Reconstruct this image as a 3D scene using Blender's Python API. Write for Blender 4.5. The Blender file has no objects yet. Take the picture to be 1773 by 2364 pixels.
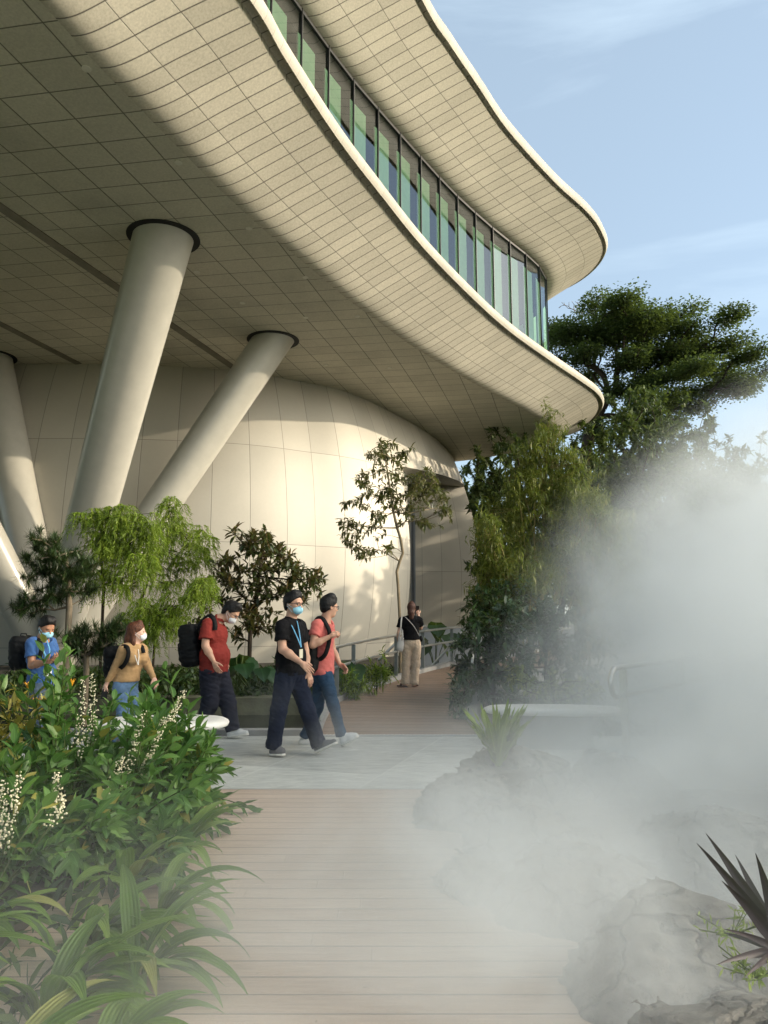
import bpy, bmesh, math, random
import numpy as np
from mathutils import Vector, Matrix
PI = math.pi
R = math.radians
sc = bpy.context.scene
col = sc.collection

# ------------------------------------------------------------ camera
F, CX, CY = 1707.0, 886.5, 1182.0
PITCH = math.atan((1420 - 1182) / F)
CP, SP = math.cos(PITCH), math.sin(PITCH)
cam_d = bpy.data.cameras.new("camera")
cam = bpy.data.objects.new("camera", cam_d)
col.objects.link(cam)
cam.location = (0, 0, 1.5)
cam.rotation_euler = (PI / 2 + PITCH, 0, 0)
cam_d.sensor_fit = 'VERTICAL'
cam_d.sensor_height = 36
cam_d.lens = 26
cam_d.clip_start = 0.05
cam_d.clip_end = 3000
sc.camera = cam

# ------------------------------------------------------------ sky, sun, exposure
SUN_EL, SUN_AZ = R(15.5), R(86)          # azimuth clockwise from +Y
w = bpy.data.worlds.new("World")
sc.world = w
w.use_nodes = True
nt = w.node_tree
nt.nodes.clear()
def N(nt, t, **kw):
    n = nt.nodes.new(t)
    for k, v in kw.items():
        setattr(n, k, v)
    return n
sky = N(nt, 'ShaderNodeTexSky', sky_type='NISHITA', sun_disc=False, sun_elevation=SUN_EL, sun_rotation=SUN_AZ,
        altitude=20, air_density=1.0, dust_density=0.7, ozone_density=1.4)
tc = N(nt, 'ShaderNodeTexCoord')
mp = N(nt, 'ShaderNodeMapping')
mp.inputs['Rotation'].default_value = (0, R(14), R(-20))
mp.inputs['Scale'].default_value = (.9, 1.6, 6.0)
nz = N(nt, 'ShaderNodeTexNoise')
nz.inputs['Scale'].default_value = 1.5
nz.inputs['Detail'].default_value = 9
nz.inputs['Roughness'].default_value = .55
nz.inputs['Distortion'].default_value = .5
mr = N(nt, 'ShaderNodeMapRange')
mr.inputs['From Min'].default_value = .5
mr.inputs['From Max'].default_value = .78
mr.inputs['To Min'].default_value = .40
mr.inputs['To Max'].default_value = .74
mx = N(nt, 'ShaderNodeMix', data_type='RGBA')
mx.inputs[7].default_value = (4.6, 5.7, 6.6, 1)
bg = N(nt, 'ShaderNodeBackground')
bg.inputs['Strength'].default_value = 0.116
wo = N(nt, 'ShaderNodeOutputWorld')
L = nt.links.new
L(tc.outputs['Generated'], mp.inputs['Vector']); L(mp.outputs[0], nz.inputs['Vector'])
L(nz.outputs['Fac'], mr.inputs['Value']); L(mr.outputs[0], mx.inputs[0])
L(sky.outputs[0], mx.inputs[6])
# unseen bright cloud added near the low sun as fill light, right of view
vd = N(nt, 'ShaderNodeVectorMath', operation='DOT_PRODUCT'); fill_dir = Vector((.93, -.26, .40)).normalized()
vd.inputs[1].default_value = fill_dir
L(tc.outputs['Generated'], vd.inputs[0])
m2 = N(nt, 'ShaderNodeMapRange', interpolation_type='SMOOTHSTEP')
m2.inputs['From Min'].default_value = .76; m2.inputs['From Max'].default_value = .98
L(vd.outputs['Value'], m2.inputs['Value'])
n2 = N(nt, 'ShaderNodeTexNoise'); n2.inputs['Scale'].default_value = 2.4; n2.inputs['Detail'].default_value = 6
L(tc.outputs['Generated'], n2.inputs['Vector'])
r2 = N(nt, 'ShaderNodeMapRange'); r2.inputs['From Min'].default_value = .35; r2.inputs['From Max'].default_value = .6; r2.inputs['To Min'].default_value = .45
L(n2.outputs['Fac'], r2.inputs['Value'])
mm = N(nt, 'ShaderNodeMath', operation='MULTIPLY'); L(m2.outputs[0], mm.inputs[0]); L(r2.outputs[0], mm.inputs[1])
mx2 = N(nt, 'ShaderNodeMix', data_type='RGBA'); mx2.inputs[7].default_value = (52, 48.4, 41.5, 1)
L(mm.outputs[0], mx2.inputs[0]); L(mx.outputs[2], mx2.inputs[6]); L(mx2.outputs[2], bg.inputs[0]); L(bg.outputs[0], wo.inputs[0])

sd = bpy.data.lights.new("sun", 'SUN')
sun = bpy.data.objects.new("sun", sd)
col.objects.link(sun)
sd.energy = 2.7
sd.angle = R(0.6)
sd.color = (1.0, .86, .66)
sv = Vector((math.sin(SUN_AZ) * math.cos(SUN_EL), math.cos(SUN_AZ) * math.cos(SUN_EL), math.sin(SUN_EL)))
sun.rotation_euler = sv.to_track_quat('Z', 'Y').to_euler()
sun.location = (20, -5, 30)

sc.view_settings.view_transform = 'Standard'
sc.view_settings.look = 'None'
sc.view_settings.exposure = 0.74
sc.view_settings.gamma = 1
cy = sc.cycles
cy.max_bounces = 10
cy.diffuse_bounces = 5
cy.glossy_bounces = 3
cy.transmission_bounces = 4
cy.transparent_max_bounces = 12
cy.volume_bounces = 4
cy.caustics_reflective = False
cy.caustics_refractive = False
cy.use_adaptive_sampling = True
cy.adaptive_threshold = 0.015
cy.use_denoising = True
cy.sample_clamp_indirect = 6

# ------------------------------------------------------------ pixel -> world helpers (design aid)
def ray(px, py):
    X = (px - CX) / F; Y = (CY - py) / F
    return Vector((X, CP - Y * SP, SP + Y * CP))
def atz(px, py, z):
    r = ray(px, py); t = (z - 1.5) / r.z
    return Vector((r.x * t, r.y * t, z))
def aty(px, py, y):
    r = ray(px, py); t = y / r.y
    return Vector((r.x * t, y, 1.5 + r.z * t))

# ------------------------------------------------------------ scene-object helpers
def tag(o, label=None, cat=None, group=None, kind=None):
    if label: o['label'] = label
    if cat: o['category'] = cat
    if group: o['group'] = group
    if kind: o['kind'] = kind
    return o
def empty(name, loc=(0, 0, 0), label=None, cat=None, group=None, rz=0.0):
    o = bpy.data.objects.new(name, None)
    col.objects.link(o)
    o.location = loc
    o.rotation_euler = (0, 0, rz)
    o.empty_display_size = .2
    return tag(o, label, cat, group)
class MB:
    """collects verts / faces / uvs, links ONE mesh object"""
    def __init__(s):
        s.v = []; s.f = []; s.uv = {}; s.mi = []; s.cur = 0
    def add(s, vs, fs, uvs=None):
        b = len(s.v)
        s.v.extend([tuple(q) for q in vs])
        for i, fa in enumerate(fs):
            if uvs is not None: s.uv[len(s.f)] = [uvs[k] for k in fa]
            s.f.append(tuple(b + k for k in fa)); s.mi.append(s.cur)
        return b
    def box(s, c, size, rot=None):
        hx, hy, hz = size[0] / 2, size[1] / 2, size[2] / 2
        vs = [Vector((x, y, z)) for x in (-hx, hx) for y in (-hy, hy) for z in (-hz, hz)]
        if rot is not None: vs = [rot @ q for q in vs]
        s.add([q + Vector(c) for q in vs], [(0, 1, 3, 2), (4, 6, 7, 5), (0, 4, 5, 1), (2, 3, 7, 6), (0, 2, 6, 4), (1, 5, 7, 3)])
    def tube(s, pts, rad, n=10, cap=True, flat=1.0):
        pts = [Vector(q) for q in pts]
        rs = rad if hasattr(rad, '__len__') else [rad] * len(pts)
        prev = None; rings = []
        for i, q in enumerate(pts):
            t = (pts[min(i + 1, len(pts) - 1)] - pts[max(i - 1, 0)])
            if t.length < 1e-9: t = Vector((0, 0, 1))
            t.normalize()
            if prev is None:
                a = Vector((0, 0, 1)) if abs(t.z) < .9 else Vector((1, 0, 0))
                u = t.cross(a).normalized()
            else:
                u = (prev - t * prev.dot(t))
                u = u.normalized() if u.length > 1e-6 else t.orthogonal().normalized()
            prev = u; v = t.cross(u)
            rings.append([q + (u * math.cos(2 * PI * k / n) + v * math.sin(2 * PI * k / n) * flat) * rs[i] for k in range(n)])
        vs = [q for r_ in rings for q in r_]
        fs = []
        for i in range(len(rings) - 1):
            for k in range(n):
                k2 = (k + 1) % n
                fs.append((i * n + k, i * n + k2, (i + 1) * n + k2, (i + 1) * n + k))
        if cap:
            fs.append(tuple(range(n - 1, -1, -1))); m = (len(rings) - 1) * n
            fs.append(tuple(m + k for k in range(n)))
        s.add(vs, fs)
    def grid(s, P, close=False, uv=None):
        """P[i][j] -> quads"""
        a, b = len(P), len(P[0])
        vs = [q for row in P for q in row]
        fl = [q for row in uv for q in row] if uv else None
        fs = []
        for i in range(a - 1):
            for j in range(b - (0 if close else 1)):
                j2 = (j + 1) % b
                fs.append((i * b + j, i * b + j2, (i + 1) * b + j2, (i + 1) * b + j))
        s.add(vs, fs, fl)
    def build(s, name, mat, parent=None, smooth=False, autosmooth=None):
        me = bpy.data.meshes.new(name)
        me.from_pydata(s.v, [], s.f)
        mats = mat if isinstance(mat, (list, tuple)) else [mat]
        for m in mats: me.materials.append(m)
        if len(mats) > 1: me.polygons.foreach_set('material_index', s.mi)
        if s.uv:
            ul = me.uv_layers.new(name='UVMap')
            for p_ in me.polygons:
                if p_.index in s.uv:
                    for li, q in zip(p_.loop_indices, s.uv[p_.index]): ul.data[li].uv = q
        me.validate(); me.update()
        if smooth: me.polygons.foreach_set('use_smooth', [True] * len(me.polygons))
        o = bpy.data.objects.new(name, me)
        col.objects.link(o)
        if parent is not None: o.parent = parent
        if autosmooth is not None:
            me.set_sharp_from_angle(angle=autosmooth)
        return o
def np_mesh(name, V, Fq, mat, parent=None, smooth=True, colattr=None):
    me = bpy.data.meshes.new(name)
    V = np.asarray(V, np.float32); Fq = np.asarray(Fq, np.int32)
    k = Fq.shape[1]
    me.vertices.add(len(V)); me.vertices.foreach_set('co', V.ravel())
    me.loops.add(Fq.size); me.loops.foreach_set('vertex_index', Fq.ravel())
    me.polygons.add(len(Fq)); me.polygons.foreach_set('loop_start', np.arange(0, Fq.size, k, dtype=np.int32))
    me.polygons.foreach_set('loop_total', np.full(len(Fq), k, np.int32))
    me.polygons.foreach_set('use_smooth', np.full(len(Fq), smooth))
    me.materials.append(mat)
    me.update(calc_edges=True)
    o = bpy.data.objects.new(name, me)
    col.objects.link(o)
    if parent is not None: o.parent = parent
    return o
def copy_tree(o, parent=None):
    c = o.copy(); col.objects.link(c)
    c.parent = parent
    for ch in [q for q in bpy.data.objects if q.parent == o]:
        d = ch.copy(); col.objects.link(d); d.parent = c
        for g in [q for q in bpy.data.objects if q.parent == ch]:
            e = g.copy(); col.objects.link(e); e.parent = d
    return c
def catmull(pts, n=8, closed=False):
    P = [Vector(q) for q in pts]; out = []; m = len(P)
    for i in range(m if closed else m - 1):
        if closed: a, b, c, d = P[(i - 1) % m], P[i], P[(i + 1) % m], P[(i + 2) % m]
        else:
            b, c = P[i], P[i + 1]
            a = P[i - 1] if i > 0 else b * 2 - c
            d = P[i + 2] if i + 2 < m else c * 2 - b
        for k in range(n):
            t = k / n
            out.append(.5 * ((2 * b) + (c - a) * t + (2 * a - 5 * b + 4 * c - d) * t * t + (3 * b - a - 3 * c + d) * t ** 3))
    if not closed: out.append(P[-1])
    return out
def resample(pts, n):
    d = [0]
    for i in range(1, len(pts)): d.append(d[-1] + (pts[i] - pts[i - 1]).length)
    out = []; j = 0
    for k in range(n):
        t = d[-1] * k / (n - 1)
        while j < len(d) - 2 and d[j + 1] < t: j += 1
        s_ = (t - d[j]) / max(1e-9, d[j + 1] - d[j])
        out.append(pts[j].lerp(pts[j + 1], min(1, max(0, s_))))
    return out, d[-1]

# ------------------------------------------------------------ material helpers
def new_mat(name):
    m = bpy.data.materials.new(name); m.use_nodes = True
    nt = m.node_tree; nt.nodes.clear()
    b = N(nt, 'ShaderNodeBsdfPrincipled'); o = N(nt, 'ShaderNodeOutputMaterial')
    nt.links.new(b.outputs[0], o.inputs[0])
    return m, nt, b, o
def setp(b, **kw):
    for k, v in kw.items():
        k = {'color': 'Base Color', 'rough': 'Roughness', 'metal': 'Metallic', 'spec': 'Specular IOR Level'}.get(k, k)
        if k == 'Base Color' and len(v) == 3: v = (*v, 1)
        b.inputs[k].default_value = v
def noise(nt, scale, detail=4, coord='Object', rough=.55, stretch=None, dist=0):
    tc = N(nt, 'ShaderNodeTexCoord'); n = N(nt, 'ShaderNodeTexNoise')
    n.inputs['Scale'].default_value = scale; n.inputs['Detail'].default_value = detail
    n.inputs['Roughness'].default_value = rough; n.inputs['Distortion'].default_value = dist
    if stretch:
        mp = N(nt, 'ShaderNodeMapping'); mp.inputs['Scale'].default_value = stretch
        nt.links.new(tc.outputs[coord], mp.inputs[0]); nt.links.new(mp.outputs[0], n.inputs['Vector'])
    else: nt.links.new(tc.outputs[coord], n.inputs['Vector'])
    return n.outputs['Fac']
def ramp(nt, sock, stops, interp='LINEAR'):
    r = N(nt, 'ShaderNodeValToRGB'); cr = r.color_ramp; cr.interpolation = interp
    while len(cr.elements) < len(stops): cr.elements.new(.5)
    for e, (p, c) in zip(cr.elements, stops):
        e.position = p; e.color = (*c, 1) if len(c) == 3 else c
    nt.links.new(sock, r.inputs[0])
    return r.outputs[0]
def mix(nt, a, b, fac, blend='MIX'):
    m = N(nt, 'ShaderNodeMix', data_type='RGBA', blend_type=blend)
    for s_, v in ((6, a), (7, b), (0, fac)):
        if isinstance(v, bpy.types.NodeSocket): nt.links.new(v, m.inputs[s_])
        else: m.inputs[s_].default_value = v if not (isinstance(v, tuple) and len(v) == 3) else (*v, 1)
    return m.outputs[2]
def math_(nt, op, a, b=None, c=None, clamp=False):
    m = N(nt, 'ShaderNodeMath', operation=op); m.use_clamp = clamp
    for i, v in enumerate((a, b, c)):
        if v is None: continue
        if isinstance(v, bpy.types.NodeSocket): nt.links.new(v, m.inputs[i])
        else: m.inputs[i].default_value = v
    return m.outputs[0]
def bump(nt, b, h, strength=.3, dist=.01):
    n = N(nt, 'ShaderNodeBump'); n.inputs['Strength'].default_value = strength; n.inputs['Distance'].default_value = dist
    nt.links.new(h, n.inputs['Height']); nt.links.new(n.outputs[0], b.inputs['Normal'])
def simple(name, color, rough=.6, var=.12, nscale=6, metal=0, bumps=None, spec=.5):
    m, nt, b, o = new_mat(name)
    setp(b, rough=rough, metal=metal, spec=spec)
    f_ = noise(nt, nscale, 5)
    c = ramp(nt, f_, [(.3, tuple(q * (1 - var) for q in color)), (.7, tuple(min(1, q * (1 + var)) for q in color))])
    nt.links.new(c, b.inputs['Base Color'])
    if bumps: bump(nt, b, noise(nt, bumps[0], 4), bumps[1], bumps[2] if len(bumps) > 2 else .01)
    return m
def line_mask(nt, coord, period, width):
    """1 on a line every `period`, soft"""
    m = math_(nt, 'DIVIDE', coord, period)
    fr = math_(nt, 'FRACT', m)
    d = math_(nt, 'ABSOLUTE', math_(nt, 'SUBTRACT', fr, .5))      # .5 at the line
    d = math_(nt, 'MULTIPLY', math_(nt, 'SUBTRACT', .5, d), period)
    return math_(nt, 'SUBTRACT', 1.0, math_(nt, 'DIVIDE', d, width, clamp=True)), math_(nt, 'FLOOR', m)
def cell_rand(nt, i, j):
    cb = N(nt, 'ShaderNodeCombineXYZ'); nt.links.new(i, cb.inputs[0])
    if j is not None: nt.links.new(j, cb.inputs[1])
    wn = N(nt, 'ShaderNodeTexWhiteNoise', noise_dimensions='3D'); nt.links.new(cb.outputs[0], wn.inputs['Vector'])
    return wn.outputs['Value']
def panel_mat(name, base, pu, pv, wu, wv, rough=.75, speck=90, var=.1, skew=None, use_uv=True, line_dark=.12, spec=.3, bstr=.5, metal=0, stain=0, grain=.5):
    """cladding panels: seams, a slightly different tone per panel, fine grain"""
    m, nt, b, o = new_mat(name); setp(b, rough=rough, spec=spec, metal=metal)
    tc = N(nt, 'ShaderNodeTexCoord'); sx = N(nt, 'ShaderNodeSeparateXYZ')
    nt.links.new(tc.outputs['UV' if use_uv else 'Object'], sx.inputs[0])
    u, v = sx.outputs[0], sx.outputs[1]
    if skew:
        (ax, ay), (bx, by) = skew
        u2 = math_(nt, 'ADD', math_(nt, 'MULTIPLY', u, ax), math_(nt, 'MULTIPLY', v, ay))
        v2 = math_(nt, 'ADD', math_(nt, 'MULTIPLY', u, bx), math_(nt, 'MULTIPLY', v, by))
        u, v = u2, v2
    lu, iu = line_mask(nt, u, pu, wu); lv, iv = line_mask(nt, v, pv, wv)
    ln = math_(nt, 'MAXIMUM', lu, lv)
    rnd = cell_rand(nt, iu, iv)
    t = math_(nt, 'MULTIPLY_ADD', rnd, 2 * var, 1 - var)
    g = noise(nt, speck, 3, rough=.7)
    t = math_(nt, 'MULTIPLY', t, math_(nt, 'MULTIPLY_ADD', g, grain, 1 - grain / 2))
    big = noise(nt, .35, 5)
    t = math_(nt, 'MULTIPLY', t, math_(nt, 'MULTIPLY_ADD', big, .35, .82))
    if stain:
        s2 = ramp(nt, noise(nt, .55, 6, rough=.65), [(.52, (1, 1, 1)), (.72, (1 - stain,) * 3)])
        cs = mix(nt, base, (0, 0, 0), 0.0)
    cb = N(nt, 'ShaderNodeMix', data_type='RGBA', blend_type='MULTIPLY'); cb.inputs[0].default_value = 1
    cb.inputs[6].default_value = (*base, 1)
    cc = N(nt, 'ShaderNodeCombineColor')
    for k in range(3): nt.links.new(t, cc.inputs[k])
    nt.links.new(cc.outputs[0], cb.inputs[7])
    colr = cb.outputs[2]
    if stain: colr = mix(nt, colr, s2, 1.0, 'MULTIPLY')
    colr = mix(nt, colr, tuple(q * line_dark for q in base), ln)
    nt.links.new(colr, b.inputs['Base Color'])
    h = math_(nt, 'SUBTRACT', math_(nt, 'MULTIPLY', g, .12), ln)
    bump(nt, b, h, bstr, .012)
    return m
# ============================================================ BUILDING
ZS, ZR, ZU, ZV = 9.9, 11.2, 15.45, 16.9       # soffit, lower rim, window head, upper rim
GRC = (.47, .435, .35)
M_belly = panel_mat('ribbed_cladding', GRC, .31, 1.0, .016, .012, rough=.8, speck=24, grain=.75, var=.08, line_dark=.06, bstr=.6)
A1 = R(14); B1 = R(-9.5)
# skewed soffit grid: u across the long lines, v across the cross lines
M_soffit = panel_mat('soffit_cladding', (.55, .52, .425),   .88, .66, .018, .016, rough=.8, grain=.6, speck=24, var=.06, use_uv=False,
                     skew=((math.cos(A1), -math.sin(A1)), (-math.sin(B1), math.cos(B1))), line_dark=.12, stain=.16)
M_rim = panel_mat('rim_cladding', (.39, .36, .295), .31, 50, .012, .01, rough=.6, speck=40, var=.06, line_dark=.7, bstr=.2)
M_drum = panel_mat('drum_panel_metal', (.45, .42, .355), 1.05, 3.3, .014, .014, rough=.58, speck=12, var=.06, line_dark=.35, spec=.5, bstr=.3, metal=.1, grain=.08)
M_colmetal = simple('column_paint', (.40, .385, .335), .33, .05, 3, bumps=(9, .04))
M_colmetal.node_tree.nodes['Principled BSDF'].inputs['Coat Weight'].default_value = .25
M_dark = simple('gap_shade_black', (.012, .012, .012), .8)
M_channel = simple('channel_metal', (.16, .145, .11), .5, .2, 3)
M_mull = simple('mullion_metal', (.02, .021, .02), .4)
M_blind = simple('green_blind', (.42, .57, .40), .8, .05, 8)
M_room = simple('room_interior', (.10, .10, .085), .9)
M_roof = simple('roof_screed', (.3, .29, .27), .9)
M_disc = simple('ceiling_fitting', (.6, .58, .5), .5)
def glass_mat():
    m = bpy.data.materials.new('window_glass'); m.use_nodes = True
    nt = m.node_tree; nt.nodes.clear()
    o = N(nt, 'ShaderNodeOutputMaterial'); t = N(nt, 'ShaderNodeBsdfTransparent'); g = N(nt, 'ShaderNodeBsdfGlossy')
    t.inputs[0].default_value = (.78, .93, .83, 1); g.inputs[0].default_value = (.9, .95, 1, 1); g.inputs['Roughness'].default_value = .01
    fr = N(nt, 'ShaderNodeFresnel'); fr.inputs['IOR'].default_value = 2.1
    mm = N(nt, 'ShaderNodeMixShader')
    nt.links.new(fr.outputs[0], mm.inputs[0]); nt.links.new(t.outputs[0], mm.inputs[1]); nt.links.new(g.outputs[0], mm.inputs[2])
    nt.links.new(mm.outputs[0], o.inputs[0])
    return m
M_glass = glass_mat()

bld = empty('museum_building', (0, 30, 0), 'large pale curved building with a wide overhanging belly, ribbon windows and leaning round columns', 'building')
def to_b(o):            # parent keeping world coordinates (the building Empty is only translated)
    o.parent = bld
    o.matrix_parent_inverse = Matrix.Translation((0, -30, 0))
    return o

def v2(*pts): return [Vector((x, y, 0)) for x, y in pts]
k_ = (ZR - 1.5) / 10.65
rim_pts = v2((-10.5, -14), (-7.6, -5), (-5.3, 2), (-3.55, 7.2)) + [q * k_ for q in v2((-2.34, 11.57), (-1.91, 12.95), (-1.05, 15.36), (-.13, 17.52), (1.19, 20.45), (2.95, 23.76), (4.75, 26.8), (6.93, 29.93), (9.0, 32.77), (10.45, 34.93), (11.28, 37.05), (11.55, 39.6))] + v2((10.3, 38.7), (8.9, 40.6), (6.2, 42.3), (2.5, 43.8), (-4, 45.6), (-14, 47), (-34, 47))
sof_pts = v2((-12.8, -12), (-9.6, -3), (-7.3, 2.5), (-5.9, 5.6), (-4.76, 9.12), (-4.44, 10.26), (-3.68, 12.53), (-3.2, 13.9), (-2.54, 15.5), (-1.9, 16.85), (-1.0, 18.83), (.17, 21.04), (.98, 22.52), (2.88, 25.55), (4.62, 28.06), (6.25, 30.4), (7.3, 32.3), (7.75, 33.8), (7.7, 35.3), (7.05, 36.8), (5.7, 38.55), (3.83, 40.0), (.5, 41.6), (-5, 43.2), (-14, 44.5), (-34, 44.5))
win_pts = v2((-9.5, -6), (-7.2, 1), (-5.2, 7), (-3.4, 12), (-2.04, 15.15), (-.94, 17.44), (-.05, 19.0), (.94, 20.68), (2.35, 22.95), (3.84, 25.03), (4.85, 26.3), (5.95, 27.7), (6.62, 28.9), (6.95, 30.2), (6.9, 31.8), (6.1, 33.5), (4, 35), (-1, 36.8), (-12, 39), (-30, 39))
k2 = (ZV - 1.5) / 16.2
up_pts = v2((-9, -10), (-6.2, -2), (-3.7, 5.5), (-1.4, 11.5)) + [q * k2 for q in v2((1.01, 17.59), (1.89, 19.15), (2.92, 20.85), (4.23, 23.0), (6.45, 25.95), (8.25, 28.05), (9.25, 29.55), (9.98, 31.3))] + v2((9.45, 31.6), (8.7, 33.4), (7.0, 35.1), (3.2, 37.0), (-2, 38.9), (-12, 41.2), (-30, 41.4))

def slab(nm, inner, outer, z0, z1, lip=.2, strip=.34):
    Rc, LR = resample(catmull(outer, 10), 420)
    Sc, LS = resample(catmull(inner, 10), 900)
    idx = []
    for q in Rc:
        idx.append(min(range(900), key=lambda i: (Sc[i] - q).length_squared))
    a = np.array(idx, float)
    for _ in range(3):
        pad = np.pad(a, 6, mode='edge'); a = np.convolve(pad, np.ones(13) / 13, 'valid')
    a = np.maximum.accumulate(a)
    Sm = []
    for t in a:
        i = min(898, int(t)); Sm.append(Sc[i].lerp(Sc[i + 1], t - i))
    prof = [(0, 0), (.03, .003), (.07, .014), (.11, .034), (.15, .062), (.20, .107), (.26, .17), (.34, .26), (.45, .39), (.58, .535), (.72, .69), (.86, .845), (1, 1.0)]
    P, UVs = [], []
    for j, (o_, h_) in enumerate(prof):
        row, ur = [], []
        for i, q in enumerate(Rc):
            d = q - Sm[i]; wd = max(.3, d.length - lip); dn = d.normalized()
            p_ = Sm[i] + dn * wd * o_
            row.append((p_.x, p_.y, z0 + (z1 - .06 - z0) * h_)); ur.append((p_.y - .1 * p_.x + 40, .02 + 2.96 * (o_ * .7 + h_ * .3)))
        P.append(row); UVs.append(ur)
    b = MB(); b.grid(P, uv=UVs); belly = to_b(b.build(nm + '_belly', M_belly, smooth=True))
    # dark-facing lip and the rounded rim strip
    def ring(off, z):
        out = []
        for i, q in enumerate(Rc):
            dn = (q - Sm[i]).normalized(); p_ = q + dn * off; out.append((p_.x, p_.y, z))
        return out
    b = MB()
    U1 = [[(q.y - .1 * q.x + 40, .3 + .02 * k) for q in Rc] for k in range(12)]
    b.grid([ring(-lip, z1 - .06), ring(-lip - .01, z1 + .10), ring(-.06, z1 + .13), ring(-.03, z1 + .01), ring(0, z1)], uv=U1[:5])
    lipo = to_b(b.build(nm + '_lip', M_belly, smooth=False))
    b = MB()
    urim = [[(q.y - .1 * q.x + 40, .3 + .02 * k) for q in Rc] for k in range(12)]
    rows = [ring(.0 + .07 * math.sin(PI * t), z1 + strip * t) for t in (0, .1, .25, .4, .6, .8, .92)] + [ring(-.04, z1 + strip * 1.0), ring(-.2, z1 + strip * 1.04), ring(-.5, z1 + strip * 1.04)]
    b.grid(rows, uv=urim[:10])
    to_b(b.build(nm + '_rim', M_rim, smooth=True))
    return Rc, Sm, Sc
Rc1, Sm1, Sc1 = slab('canopy', sof_pts, rim_pts, ZS, ZR)
Rc2, Sm2, Sc2 = slab('roof', win_pts, up_pts, ZU, ZV, lip=.16, strip=.4)
def flat(nm, pts, z, mat, up=False):
    b = MB(); vs = [(q.x, q.y, z) for q in pts]
    b.add(vs, [tuple(range(len(vs)))])
    return to_b(b.build(nm, mat))
ext = v2((-34, 44.5), (-34, -12))
flat('canopy_soffit', Sm1 + [Vector((-34, -12, 0))], ZS, M_soffit)
flat('terrace_deck', Rc1 + [Vector((-34, -14, 0))], ZR + .30, M_roof)
flat('roof_top', Rc2 + [Vector((-30, -10, 0))], ZV + .36, M_roof)
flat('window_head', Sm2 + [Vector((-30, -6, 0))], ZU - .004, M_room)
# ribbon windows
Wl = catmull(win_pts, 10)
ws, LW = resample(Wl, 2 + int(resample(Wl, 3)[1] / 1.27))
def inw(a, b_):
    t = (b_ - a).normalized(); return Vector((-t.y, t.x, 0))
first = True
for i in range(len(ws) - 1):
    a, b_ = ws[i], ws[i + 1]
    if a.y < 9.5 and a.x < 3 or (a.y > 33.0 and a.x < 5): continue
    n_ = inw(a, b_); t = (b_ - a).normalized(); ln = (b_ - a).length
    wb = MB(); z0, z1 = ZR + .3, ZU
    wb.add([(a.x, a.y, z0), (b_.x, b_.y, z0), (b_.x, b_.y, z1), (a.x, a.y, z1)], [(0, 1, 2, 3)])
    pane = to_b(wb.build('window', M_glass))
    rot = Matrix.Rotation(math.atan2(t.y, t.x), 3, 'Z')
    fb = MB()
    fb.box(a - n_ * .03 + Vector((0, 0, (z0 + z1) / 2)), (.024, .05, z1 - z0 - .004), rot)
    fb.box((a + b_) / 2 - n_ * .0 + Vector((0, 0, z1 - .05)), (ln - .06, .07, .09), rot)
    fr_ = fb.build('window_frame', M_mull, pane)
    bb = MB()
    c = a + t * (ln * .40) + n_ * .16
    bb.box(c + Vector((0, 0, (z0 + z1) / 2 - .2)), (ln * .62, .03, z1 - z0 - .5), rot)
    if i % 1 == 0: bb.build('window_blind', M_blind, pane)
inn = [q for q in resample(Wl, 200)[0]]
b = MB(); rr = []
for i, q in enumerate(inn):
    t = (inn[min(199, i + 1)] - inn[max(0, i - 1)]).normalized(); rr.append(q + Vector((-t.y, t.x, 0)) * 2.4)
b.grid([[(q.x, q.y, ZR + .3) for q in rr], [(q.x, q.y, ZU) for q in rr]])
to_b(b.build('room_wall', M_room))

# soffit channels and small fittings
def soffit_strip(p, q, wdt):
    b = MB(); a, c = Vector(p), Vector(q); t = (c - a).normalized(); n_ = Vector((-t.y, t.x))
    b.box(((a.x + c.x) / 2, (a.y + c.y) / 2, ZS - .012), ((c - a).length, wdt, .02), Matrix.Rotation(math.atan2(t.y, t.x), 3, 'Z'))
    to_b(b.build('ceiling_channel', M_channel))
for p0, q0 in (((-8.45, 12.6), (-5.15, 24.4)), ((-12.0, 17.2), (-10.3, 24.0))):
    soffit_strip(p0, q0, .26)
for px, py in ((412, 376), (575, 528), (111, 556), (455, 629), (705, 641), (200, 160), (706, 734), (825, 731), (265, 664), (560, 700), (753, 843), (900, 850)):
    q = atz(px, py, ZS - .012)
    b = MB(); b.tube([q, q + Vector((0, 0, .012))], .075, 14); to_b(b.build('ceiling_fitting', M_disc))

# leaning columns meeting in one foot
foot = Vector((-9.65, 21.9, 0))
tops = [(Vector((-4.95, 15.6, ZS)), .66), (Vector((-3.42, 21.85, ZS)), .66), (Vector((-12.9, 23.3, ZS)), .66), (Vector((-13.6, 18.0, ZS)), .66)]
for tp, r_ in tops:
    b = MB(); ft = foot + (tp - foot) * -.03
    n = 48; d = (tp - ft); rows = []
    for s_ in (0, .25, .5, .75, 1.0):
        c = ft + d * s_; rad = r_ * (.84 + .16 * s_)
        rows.append([(c.x + rad * math.cos(2 * PI * k / n), c.y + rad * math.sin(2 * PI * k / n), c.z) for k in range(n)])
    b.grid(rows, close=True)
    co = to_b(b.build('column', M_colmetal, smooth=True))
    b = MB()
    b.tube([tp + Vector((-.0, 0, -.022)), tp + Vector((0, 0, -.002))], .80, 48)
    b.build('column_gap_shade', M_dark, co)  # flat black disc standing in for the shaded gap round the column head

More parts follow.
